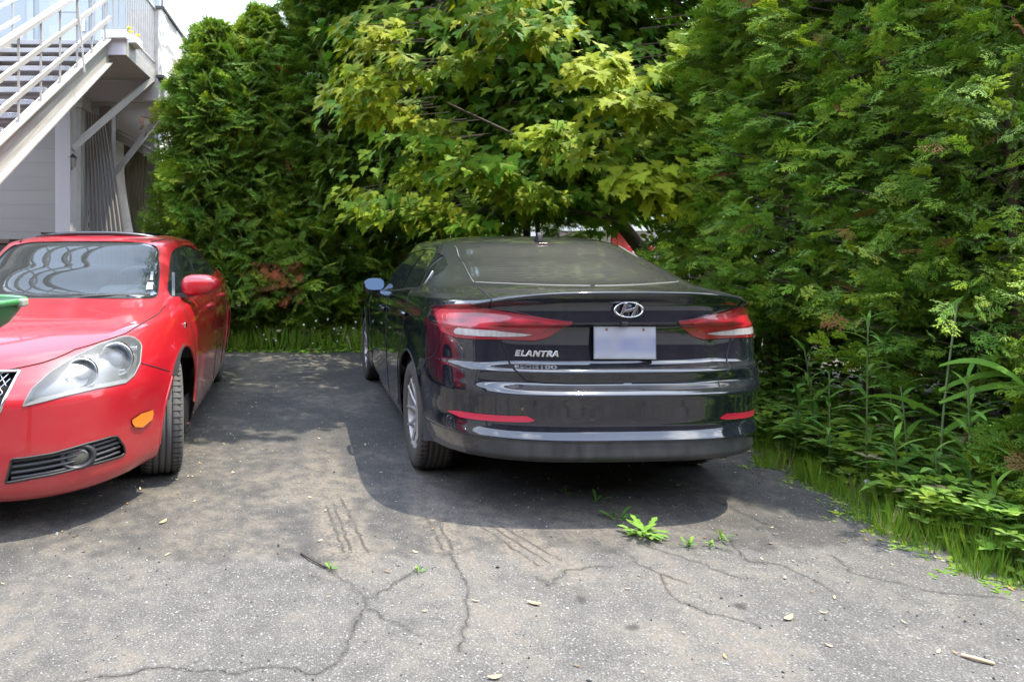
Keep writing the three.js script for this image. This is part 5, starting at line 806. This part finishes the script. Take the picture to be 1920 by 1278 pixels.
// maple leaf: five pointed lobes, folded a little along the veins
function mapleLeaf(seed) {
  const L = [[0, 0], [.10, -.10], [.34, -.12], [.30, -.02], [.56, .06], [.44, .16], [.60, .34], [.42, .34], [.46, .46], [.22, .40], [.20, .56], [.27, .66], [.13, .70], [0, 1.0]];
  const out = [...L.map(([x, y]) => [x, y]), ...L.slice(1, -1).reverse().map(([x, y]) => [-x, y])], p = [0, 0.02, 0.22], i = [], n = out.length;   // centre first
  const z = (x, y) => 0.16 * Math.abs(x) * (seed ? 1 : 0.6) - 0.32 * y * y * (seed > 1 ? 1.2 : 0.7) + (seed - 1) * 0.05 * x;
  p[1] = z(0, 0.22); for (const [x, y] of out) p.push(x, z(x, y), y);
  for (let k = 0; k < n; k++) i.push(0, 1 + (k + 1) % n, 1 + k);
  const st = p.length / 3; p.push(-.012, 0, 0, .012, 0, 0, 0, 0.10, -.42); i.push(st, st + 1, st + 2);
  const g = new THREE.BufferGeometry(); g.setAttribute('position', new THREE.Float32BufferAttribute(p, 3)); g.setIndex(i); g.computeVertexNormals(); return g;
}
{
  const t = thing('maple_tree', 'big-leaved maple spreading over the dark car, its tips sunlit yellow-green', 'maple', [4.2, 0, -8.6]);
  const P = (x, y, z) => V(x - 4.2, y, z + 8.6);
  const limbs = [[P(4.3, -0.1, -8.6), P(4.1, 0.9, -8.5), P(3.55, 1.6, -8.3), P(3.0, 2.4, -8.7), P(2.2, 3.6, -9.0), P(1.4, 4.6, -9.0)], [P(4.1, 0.8, -8.5), P(4.5, 1.9, -8.3), P(4.62, 3.0, -8.1), P(4.9, 4.6, -7.9)], [P(4.6, 2.6, -8.2), P(4.0, 3.8, -7.6), P(3.1, 5.0, -7.2)], [P(3.0, 2.4, -8.7), P(2.2, 2.5, -7.6), P(1.2, 2.8, -7.0)], [P(3.55, 1.6, -8.2), P(2.6, 1.8, -7.9), P(1.6, 1.9, -7.7)]];
  const rad = [0.10, 0.075, 0.045, 0.028, 0.025];
  obj('trunk', limbs.map((l, i) => { const g = tubeGeo(l, rad[i], 24, 9), c = new THREE.CatmullRomCurve3(l, false, 'centripetal'), p = g.attributes.position; for (let k = 0; k < p.count; k++) { const u = Math.floor(k / 10) / 24, q = c.getPointAt(u), f = 1 - 0.62 * u; p.setXYZ(k, q.x + (p.getX(k) - q.x) * f, q.y + (p.getY(k) - q.y) * f, q.z + (p.getZ(k) - q.z) * f); } return g; }), barkM, t).userData.kind = undefined;
  const geos = [mapleLeaf(0), mapleLeaf(1), mapleLeaf(2)], lm = leafMat(1, 1, 1, 0.5, 0.42), all = [], twigs = [];
  // branch tips: tiers of leaves on the shell of an uneven crown
  const tips = [];
  for (let i = 0; i < 1150; i++) {
    const a = rnd() * Math.PI * 2, e = rr(-1, 1), q = Math.pow(rnd(), 0.45), ce = Math.sqrt(1 - e * e);
    let x = 2.55 + 3.5 * q * ce * Math.cos(a), y = 4.25 + 2.9 * q * e, z = -8.0 + 2.35 * q * ce * Math.sin(a);
    const bump = 0.5 * noise.noise(x * 0.9, y * 0.9, z * 0.9); x += bump * 0.6; y += bump;
    if (x < 0.22 && y < 5) continue; if (y < 1.55 || z < -9.6 || (y < 2.0 && z > -7.2)) continue; if (z > -6.4 && y < 2.9) continue; if (x > 3.6 && y < 2.1) continue; tips.push([x, y, z]);
  }
  // the branches that hang forward into the sun
  for (const [x, y, z, n] of [[.38, 3.50, -6.9, 5], [.62, 3.2, -6.7, 3], [.35, 2.95, -6.8, 5], [.55, 2.62, -6.9, 5], [1.66, 3.68, -6.6, 7], [1.95, 3.5, -6.5, 6], [1.35, 3.2, -6.6, 3], [2.45, 2.98, -6.2, 5], [2.7, 2.65, -6.1, 7], [2.55, 2.3, -6.3, 3], [2.85, 1.98, -6.0, 7], [3.05, 1.76, -5.95, 5], [3.6, 3.4, -6.3, 3], [3.35, 3.1, -6.4, 3], [1.0, 2.5, -6.9, 4], [.8, 2.15, -7.2, 4], [1.5, 2.1, -7.0, 4], [2.0, 1.9, -7.2, 4], [1.2, 1.75, -7.6, 4], [.5, 1.8, -7.9, 4], [2.2, 2.5, -6.8, 4], [3.3, 2.4, -6.7, 4], [.35, 1.9, -8.3, 3], [.3, 3.3, -8.3, 4]])
    for (let k = 0; k < n; k++) tips.push([x + rr(-.18, .18), y + rr(-.12, .12), z + rr(-.15, .15), n > 4 ? 2 : 1]);
  for (let i = 0; i < 130; i++) tips.push([rr(.8, 4.6), rr(1.8, 4.4), rr(-9.5, -8.5)]);
  // boughs high out of the frame that shade the ground between the cars
  for (let i = 0; i < 125; i++) { const x = rr(0.0, 1.9), z = rr(-7.3, -4.7), y = rr(4.1, 5.4); tips.push([x, y, z]); }
  const lit = tips.filter(q => q[3]), sunlit = ([x, y, z]) => lit.some(([a, b, c]) => { const t = (y - b) / SUN_DIR.y; if (t < 0.25) return false; return Math.hypot(a + SUN_DIR.x * t - x, c + SUN_DIR.z * t - z) < 0.46; });
  for (let i = tips.length - 1; i >= 0; i--) if (!tips[i][3] && sunlit(tips[i])) tips.splice(i, 1);
  for (const [x, y, z, front] of tips) {
    const ox = x - 2.6, oz = z + 8.0, ol = Math.hypot(ox, oz) || 1, out = V(ox / ol, 0, oz / ol), n = front ? 19 : 36, R = front ? 0.26 : 0.42;
    twigs.push(barGeo(P(x - out.x * 0.7, y + 0.12, z - out.z * 0.7), P(x, y, z), 0.010, 0.010));
    const tone = rr(.75, 1.15);
    for (let k = 0; k < n; k++) {
      const rx = rr(-1, 1), rz = rr(-1, 1), p = V(x + rx * R, y + rr(-.10, .10) - 0.22 * (rx * rx + rz * rz) * R, z + rz * R);
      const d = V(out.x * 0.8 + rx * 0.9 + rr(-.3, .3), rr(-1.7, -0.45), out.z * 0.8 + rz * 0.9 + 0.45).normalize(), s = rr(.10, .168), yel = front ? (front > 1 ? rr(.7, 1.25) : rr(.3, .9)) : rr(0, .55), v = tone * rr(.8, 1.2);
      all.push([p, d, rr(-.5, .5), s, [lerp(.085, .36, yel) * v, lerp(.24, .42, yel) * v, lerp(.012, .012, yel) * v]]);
    }
  }
  // the nearest leaves in view are leaves of their own, the rest one mass
  const inView = (p) => { const d = -p.z, u = p.x / d, w = (p.y - CAM_H) / d; return u > -0.45 && u < 0.70 && w < 0.36 && w > 0; };
  const order = all.map((l, i) => [inView(l[0]) ? -l[0].z / l[3] : 1e9, i]).sort((a, b) => a[0] - b[0]).slice(0, 300).map(q => q[1]), own = new Set(order);
  const mats = [0, 1, 2, 3, 4].map(k => leafMat(lerp(.085, .36, k / 4), lerp(.24, .42, k / 4), .012, 0.5, 0.42)), x = V(0, 0, 0), y = V(0, 0, 0), M = new THREE.Matrix4();
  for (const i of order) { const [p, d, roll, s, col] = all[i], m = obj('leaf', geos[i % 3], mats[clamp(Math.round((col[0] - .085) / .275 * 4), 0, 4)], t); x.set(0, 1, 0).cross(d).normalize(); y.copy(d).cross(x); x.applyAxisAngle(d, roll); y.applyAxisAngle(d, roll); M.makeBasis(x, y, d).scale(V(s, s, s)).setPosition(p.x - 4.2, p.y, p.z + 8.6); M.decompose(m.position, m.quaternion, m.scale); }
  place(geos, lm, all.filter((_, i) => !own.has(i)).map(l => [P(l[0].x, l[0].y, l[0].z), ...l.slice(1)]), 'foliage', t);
  obj('twigs', twigs, twigM, t).userData.kind = 'stuff';
}

// grass and low growth
{
  const bl = (() => { const b = new TriBag(); for (let k = 0; k < 5; k++) { const a = rr(0, 6.3), h = rr(.6, 1), l = rr(.1, .45); b.blade(V(Math.cos(a) * .05, 0, Math.sin(a) * .05), V(Math.cos(a) * l, h, Math.sin(a) * l), .014, .012, V(-Math.sin(a + .6), .3, Math.cos(a + .6)).normalize(), -.05); } return b.geo(); })();
  const lf = (() => { const b = new TriBag(); for (let k = 0; k < 4; k++) { const a = k * 1.57 + rr(-.4, .4), l = rr(.6, 1); b.blade(V(0, .1, 0), V(Math.cos(a) * l, rr(.25, .7), Math.sin(a) * l), .06, .24, V(-Math.cos(a) * .4, 1, -Math.sin(a) * .4).normalize(), .12); } return b.geo(); })();
  const put = (geo, mt, n, fn, name, label, cat) => { const m = new THREE.InstancedMesh(geo, mt, n), M = new THREE.Matrix4(), q = new THREE.Quaternion(), c = new THREE.Color(); for (let i = 0; i < n; i++) { const [x, y, z, s, sy, col] = fn(i); q.setFromAxisAngle(V(0, 1, 0), rnd() * 6.3); M.compose(V(x, y, z), q, V(s, sy, s)); m.setMatrixAt(i, M); m.setColorAt(i, c.setRGB(...col)); } m.name = name; m.userData.kind = 'stuff'; m.castShadow = m.receiveShadow = true; scene.add(tag(m, label, cat)); };
  const gm = leafMat(1, 1, 1, .35, .5);
  const edge = (d) => 2.66 + 0.10 * noise.noise(d * 2.1, 3.3, 1) + 0.10 * noise.noise(d * 5, 1.2, 5);
  const gcol = () => { const y = rnd() * rnd(), v = rr(.7, 1.25); if (rnd() < .05) return [.38 * v, .33 * v, .17 * v]; return [lerp(.14, .33, y) * v, lerp(.28, .42, y) * v, .026 * v]; };
  put(bl, gm, 9500, () => { const d = 1.6 + 4.2 * Math.pow(rnd(), 1.25), x = edge(d) - 0.05 + 0.10 * noise.noise(d * 9, 2, 2) + 0.95 * Math.pow(rnd(), 1.3), h = clamp(0.04 + 0.24 * (x - edge(d)) + 0.16 * rnd() * rnd() + 0.08 * noise.noise(x * 5, d * 5, 3), .025, .40); return [x, -0.02, -d, h * 0.9, h, gcol()]; }, 'grass', 'rough green grass along the right edge of the asphalt', 'grass');
  put(lf, gm, 4200, () => { const far = rnd() < 0.3, d = far ? rr(3.4, 5.6) : 1.7 + 2.6 * rnd(), x = edge(d) - 0.24 * rnd() * rnd() + 0.16 * noise.noise(d * 9, 2, 2) + 0.75 * Math.pow(rnd(), 1.3), s = rr(.018, .05); return [x, -0.015, -d, s, s * rr(.7, 1.3), gcol()]; }, 'clover', 'low clover and small leaves creeping over the asphalt edge on the right', 'clover');
  put(lf, gm, 7600, () => { const x = rr(-2.6, 3.4), k = Math.pow(rnd(), 0.7), z = -8.42 - 0.95 * k + 0.10 * noise.noise(x * 1.5, 7, 2), s = rr(.03, .075); return [x, 0.62 * k * k * rnd() - 0.02, z, s, s * rr(.8, 1.6), [gcol()].map(c => [c[0] * 1.1, c[1] * 1.1, c[2]])[0]]; }, 'ground_cover', 'leafy weeds in a strip along the foot of the back hedge', 'weeds');
  put(lf, gm, 1300, () => { const d = 1.9 + 3.4 * rnd(), x = edge(d) + 0.10 + 0.6 * rnd(), s = rr(.05, .10); return [x, rr(0, .22), -d, s, s * rr(.6, 1.1), gcol()]; }, 'broad_leaves', 'broad-leaved weeds mixed into the grass on the right', 'weeds');
  put(bl, gm, 1500, () => { const x = rr(-2.6, 3.2), z = rr(-9.3, -8.6), h = rr(.12, .42); return [x, -0.02, z, h * .8, h, gcol()]; }, 'tall_grass_strip', 'tall grass growing in front of the back hedge', 'grass');
  put(lf, gm, 6500, () => { const x = rr(3.15, 4.9), z = rr(-9, -2.2), s = rr(.03, .10); return [x, 1.25 * rnd() * rnd(), z, s, s * 1.4, gcol().map(c => c * 0.95)]; }, 'undergrowth', 'dark leafy undergrowth between the right hedge and the maple', 'undergrowth');
  put(new THREE.SphereGeometry(1, 6, 5), mat(.7, .7, .68, .7), 60, (i) => { const r = i < 26, x = r ? rr(2.75, 3.3) : rr(-1.4, 1.2), z = r ? -rr(2, 4) : rr(-8.9, -8.5), s = rr(.008, .016); return [x, r ? rr(.03, .12) : rr(.1, .4), z, s, s, [.8, .8, .76]]; }, 'clover_flowers', 'tiny white flower heads scattered in the grass and weeds', 'flowers');
}
// tall leafy weeds: each a stem with its own leaves
const lance = (() => { const p = [], i = [], n = 7; for (let k = 0; k <= n; k++) { const t = k / n, w = 0.085 * Math.pow(Math.sin(Math.PI * (0.06 + 0.94 * t)), 0.75) * (1 - 0.25 * t), y = 0.10 * Math.sin(t * 2.2) - 0.28 * t * t; p.push(-w, y + 0.02, t, 0, y, t, w, y + 0.02, t); if (k) { const a = (k - 1) * 3; i.push(a, a + 1, a + 3, a + 1, a + 4, a + 3, a + 1, a + 2, a + 4, a + 2, a + 5, a + 4); } } const g = new THREE.BufferGeometry(); g.setAttribute('position', new THREE.Float32BufferAttribute(p, 3)); g.setIndex(i); g.computeVertexNormals(); return g; })();
const weedMats = [leafMat(.10, .24, .03, .4), leafMat(.15, .31, .035, .4), leafMat(.20, .36, .045, .4)], stemM = mat(.10, .14, .05, .7);
function weed(x, d, h, n, lab, o = {}) {
  n = Math.round(n * 1.45);
  const t = thing(o.name || 'weed_plant', lab, o.cat || 'weed', [x, 0, -d], 0, o.group), lx = o.lean || rr(-.12, .12), lz = rr(-.08, .1), at = (u) => V(lx * h * u * u, h * u, lz * h * u * u);
  obj('stem', tubeGeo([at(0), at(.3), at(.7), at(1)], 0.0042, 14, 5), stemM, t);
  for (let k = 0; k < n; k++) { const u = lerp(o.from ?? .25, 1, (k + .5) / n), m = obj('leaf', lance, weedMats[(k + Math.floor(x * 10 + 50)) % 3], t), L = (o.len || .19) * (1.15 - .5 * u) * rr(.8, 1.2); m.position.copy(at(u)); m.rotation.set(-rr(-.1, .75) + (u > .9 ? -.6 : 0), k * 2.4 + rr(-.3, .3), 0, 'YXZ'); m.scale.set(L * (o.wide || 0.95), L, L); }
  return t;
}
for (const [x, d, h, n, lab, o] of [
  [2.86, 3.62, .95, 17, 'tallest leafy weed stem, just right of the dark car', {}], [2.78, 3.78, .62, 12, 'narrow-leaved weed beside the dark bumper corner', {}], [2.98, 3.5, .60, 12, 'middling leafy weed in front of the cedar trunk', {}],
  [3.02, 3.2, .72, 14, 'bright leafy weed standing right of the cedar trunk', {}], [2.92, 3.25, .34, 12, 'low broad-leaved weed with pale top leaves at the asphalt edge', { wide: 1.5, len: .17 }], [3.14, 3.05, .52, 12, 'leafy weed leaning to the right over the grass', { lean: .25 }],
  [2.80, 4.1, .40, 12, 'dark leafy weed behind the bumper corner', { wide: 1.6 }], [2.88, 2.95, .26, 8, 'small upright weed at the grass edge', {}], [3.3, 2.5, .42, 12, 'upright leafy weed at the right border of the picture', {}], [3.28, 2.9, .5, 12, 'shaded leafy weed under the right cedars', {}]])
  weed(x, d, h, n, lab, o);
for (const [x, d, h, n, lab] of [[3.12, 3.75, .8, 14, 'leafy weed in the shade behind the tallest stem'], [3.22, 3.45, .62, 12, 'leafy weed close under the nearest tall cedar'], [3.0, 4.2, .7, 13, 'shaded weed far back beside the cedar trunk'], [3.32, 3.2, .55, 12, 'bright weed between the reed grass and the young cedar'], [2.84, 3.4, .36, 10, 'short leafy weed in front of the tallest stem'], [3.05, 2.75, .30, 9, 'short weed in the sunny grass before the young cedar']]) weed(x, d, h, n, lab, { len: .21 });
// a reed-like grass with long arching blades
{
  const t = thing('reed_grass', 'tall grass stem with long arching blades by the cedar trunk', 'grass clump', [2.96, 0, -3.3]);
  obj('stem', tubeGeo([[0, 0, 0], [.02, .5, 0], [.07, 1.05, .02]], .005, 14, 5), stemM, t);
  for (const [y, a, len, dr] of [[.62, .1, .62, .35], [.56, .35, .55, .10], [.50, 3.3, .40, .05], [.74, 1.2, .40, .5], [.95, -.4, .22, -.4], [.40, -.2, .45, .25]]) { const b = [], id = []; for (let k = 0; k <= 10; k++) { const u = k / 10, w = .016 * Math.sin(Math.PI * (.15 + .85 * u)) + .0006, r = len * u, yy = y + .24 * len * Math.sin(u * 2.4) - dr * u * u * len; b.push(Math.cos(a) * r + w * Math.sin(a) * .6, yy + w * .7, Math.sin(a) * r - w * Math.cos(a) * .6, Math.cos(a) * r - w * Math.sin(a) * .6, yy - w * .7, Math.sin(a) * r + w * Math.cos(a) * .6); if (k) { const q = (k - 1) * 2; id.push(q, q + 1, q + 2, q + 1, q + 3, q + 2); } } const g = new THREE.BufferGeometry(); g.setAttribute('position', new THREE.Float32BufferAttribute(b, 3)); g.setIndex(id); g.computeVertexNormals(); obj('blade', g, weedMats[1], t); }
}
// dandelion and seedlings in the asphalt joint
const dand = (() => { const p = [0, 0, 0], i = [], pts = [[.02, 0], [.05, .15], [.10, .22], [.05, .3], [.13, .42], [.07, .48], [.17, .62], [.10, .68], [.17, .84], [.06, .95], [0, 1.04]]; const out = [...pts, ...pts.slice(0, -1).reverse().map(([x, y]) => [-x, y])]; p[2] = .5; p[1] = .10; for (const [x, y] of out) p.push(x, .22 * y - .30 * y * y + .22 * Math.abs(x), y); const n = out.length; for (let k = 0; k < n; k++) i.push(0, 1 + (k + 1) % n, 1 + k); const g = new THREE.BufferGeometry(); g.setAttribute('position', new THREE.Float32BufferAttribute(p, 3)); g.setIndex(i); g.computeVertexNormals(); return g; })();
for (const [x, d, n, s, lab, tall] of [[1.425, 3.10, 34, .088, 'bright green dandelion clump growing in the asphalt joint', .7], [1.385, 3.28, 9, .075, 'shaded seedling leaves behind the dandelion clump'], [1.39, 3.52, 6, .065, 'small rounded seedling in the shade under the bumper'], [1.24, 3.62, 4, .07, 'pale two-leaved seedling in the shadow left of the dandelion'], [1.57, 2.985, 7, .05, 'small weed right of the dandelion in the joint'], [1.76, 3.05, 6, .055, 'upright little weed in the joint, right of the others', 1.2], [1.68, 2.98, 5, .04, 'tiny weed in the joint between two others'], [0.0, 2.775, 10, .03, 'tiny green tuft in the crack at the end of the twig'], [.36, 2.755, 8, .026, 'small dark green tuft in the crack near the tyre marks']]) {
  const t = thing('dandelion_weed', lab, 'weed', [x, 0, -d]);
  for (let k = 0; k < n; k++) { const m = obj('leaf', dand, weedMats[(k % 3 === 0 && n < 20) ? 0 : n < 10 && d > 3.2 ? 0 : 1 + k % 2], t), L = s * rr(.7, 1.2); m.rotation.set(-rr(.25, 1.15) * (tall || .9), k * 2.4 + rr(-.3, .3), 0, 'YXZ'); m.scale.set(L * 0.8, L, L); m.position.set(rr(-.3, .3) * s, .002, rr(-.3, .3) * s); }
}
// orange day lilies and tall stalks behind the dark car
{
  const t = thing('daylily', 'orange lilies on tall stalks behind the right rear of the dark car', 'lily', [3.55, 0, -6.9]);
  for (let k = 0; k < 20; k++) { const m = obj('leaf', lance, weedMats[k % 2], t), L = rr(.5, .9); m.scale.set(L * .35, L, L); m.position.set(rr(-.35, .35), .02, rr(-.2, .2)); m.rotation.set(-rr(.9, 1.4), rr(0, 6.3), 0, 'YXZ'); }
  for (const [x, y, z] of [[-.08, .78, .1], [.02, .84, .08], [.1, .76, .12], [.04, .7, .14]]) { const f = obj('flower', merge([0, 1, 2, 3, 4, 5].map(i => new THREE.SphereGeometry(.03, 8, 5).scale(.5, .25, 1.4).translate(0, 0, .035).rotateX(-.5).rotateY(i * 1.047))), mat(.75, .16, .02, .6), t); f.position.set(x, y, z); f.rotation.x = .6; obj('stalk', tubeGeo([[0, 0, 0], [-x * .3, -.4, 0], [-x * .5, -y, 0]], .006, 8, 5), stemM, f); }
  const s = thing('dry_stalks', 'pale dry stalks standing between the maple and the right cedars', 'stalks', [3.9, 0, -7.3]); for (let k = 0; k < 16; k++) { const x = rr(-.6, .7), z = rr(-.4, .4), h = rr(1.0, 1.75); obj('stalk', tubeGeo([[x, 0, z], [x + rr(-.04, .04), h * .6, z], [x + rr(-.15, .15), h, z]], .007, 8, 5), mat(.20, .22, .10, .8), s); }
}
// hanging twigs with brown sprays under the balcony corner
{ const t = thing('withered_twig', 'small brown withered cedar twig under the balcony soffit', 'twig', [-2.35, 3.02, -9.3]); const l = []; for (let i = 0; i < 14; i++) l.push([V(rr(-.2, .12), rr(-.10, .10), rr(-.1, .1)), V(rr(-1, .2), rr(-.8, .1), rr(-.3, .6)).normalize(), rr(-1, 1), rr(.35, .6), [rr(.10, .2), rr(.07, .12), .04]]); place(DEADS, leafMat(1, 1, 1, .15, .8), l, 'dry_sprays', t); obj('branch', barGeo([0.4, -0.05, 0.05], [-0.25, 0.08, 0], .012, .012), twigM, t); }

// ---------- what shows through the gaps on the right ----------
{
  const h = thing('white_brick_house', 'white brick house with a red brick corner glimpsed behind the maple', 'house', [6.5, 0, -19]);
  const wt = mat(0.62, 0.61, 0.58, 0.75), w = obj('wall', boxAt(-7, 9, 0, 6.5, -0.4, -0.06), mat(0.45, 0.44, 0.42, 0.8), h);
  for (let r = 0; r < 26; r++) obj('brick_course', barGeo([-7, r * 0.25 + 0.125, -0.03], [9, r * 0.25 + 0.125, -0.03], 0.06, 0.235), [wt, mat(0.58, 0.57, 0.545, 0.75)][r % 2], w);
  const rb = obj('brick_corner', boxAt(3.6, 4.7, 0, 6.5, -0.06, 0.16), mat(0.24, 0.12, 0.11, 0.85), h);
  for (let r = 0; r < 40; r++) for (let k = 0; k < 3; k++) obj('brick', boxAt(3.6 + k * 0.37 - 0.005 + (r % 2) * 0.02, 3.94 + k * 0.37 + (r % 2) * 0.02, r * 0.16 + 0.01, r * 0.16 + 0.145, 0.16, 0.185), [mat(0.30, 0.14, 0.13, 0.85), mat(0.26, 0.125, 0.12, 0.85), mat(0.34, 0.17, 0.15, 0.85)][(r * 5 + k * 3) % 3], rb);
  obj('roof', boxAt(-7.4, 9.4, 6.5, 6.8, -0.8, 0.6), darkTrim, h);
  const cn = obj('canopy', boxAt(-0.2, 2.6, 1.75, 1.95, -0.1, 0.7), mat(0.6, 0.6, 0.58, 0.6), h); obj('canopy_edge', boxAt(-0.25, 2.65, 1.95, 2.03, -0.1, 0.75), mat(0.12, 0.09, 0.08, 0.7), cn);
  const dr = obj('door', boxAt(1.35, 2.0, 0, 1.75, -0.06, 0.0), mat(0.45, 0.035, 0.02, 0.5), h); for (let k = 0; k < 4; k++) obj('plank', boxAt(1.37 + k * 0.155, 1.515 + k * 0.155, 0.05, 1.7, 0.0, 0.018), mat(0.48, 0.04, 0.022, 0.5), dr);
  const s = thing('red_sign', 'small red shop sign with white script behind the maple branches', 'sign', [6.62, 1.20, -14.5]);
  const cv = document.createElement('canvas'); cv.width = 256; cv.height = 128; const c = cv.getContext('2d'); c.fillStyle = '#a3101c'; c.fillRect(0, 0, 256, 128); c.strokeStyle = '#e9c9c6'; c.lineWidth = 7; c.beginPath(); for (let i = 0; i < 46; i++) { const x = 40 + i * 4, y = 74 + Math.sin(i * 1.15) * 16 - (i % 11 === 3 ? 26 : 0); i ? c.lineTo(x, y) : c.moveTo(x, y); } c.stroke();
  const tx = new THREE.CanvasTexture(cv); tx.colorSpace = THREE.SRGBColorSpace;
  const fc = obj('sign_face', new RoundedBoxGeometry(0.56, 0.26, 0.05, 2, 0.01), mat(1, 1, 1, 0.5, { map: tx }), s); { const p = fc.geometry.attributes.position, uv = fc.geometry.attributes.uv; for (let i = 0; i < p.count; i++) uv.setXY(i, p.getX(i) / 0.56 + 0.5, p.getY(i) / 0.26 + 0.5); }
  obj('sign_post', boxAt(-0.03, 0.03, -1.2, -0.13, -0.02, 0.02), darkTrim, s);
  // the neighbour's red car behind the right hedge
  const rc = redCar.clone(); rc.name = 'red_hatchback'; scene.add(rc); rc.position.set(8.6, 0, -5.6); rc.rotation.y = 1.35; tag(rc, 'red car on the far side of the right hedge, seen only in scraps', 'car');
}
// across the lane behind us: a row house, seen only as reflections in paint and glass
{
  const h = thing('lane_house', 'brown brick row house across the lane, mirrored in the dark paint', 'house', [1, 0, 11]);
  obj('wall', boxAt(-40, 40, 0, 8.6, 0, 0.4), mat(0.07, 0.05, 0.045, 0.85), h); obj('roof', boxAt(-40.4, 40.4, 8.6, 8.9, -0.5, 1), darkTrim, h);
  for (let k = 0; k < 7; k++) for (const y of [0.9, 3.8]) { const f = obj('window', boxAt(-12.4 + k * 4, -11 + k * 4, y, y + 1.5, -0.05, 0.05), mat(0.09, 0.07, 0.06, 0.8), h); obj('pane', boxAt(-12.3 + k * 4, -11.1 + k * 4, y + 0.1, y + 1.4, -0.07, -0.05), pmat(0.05, 0.05, 0.05, 0.4), f); }
}
renderer.render(scene, camera);
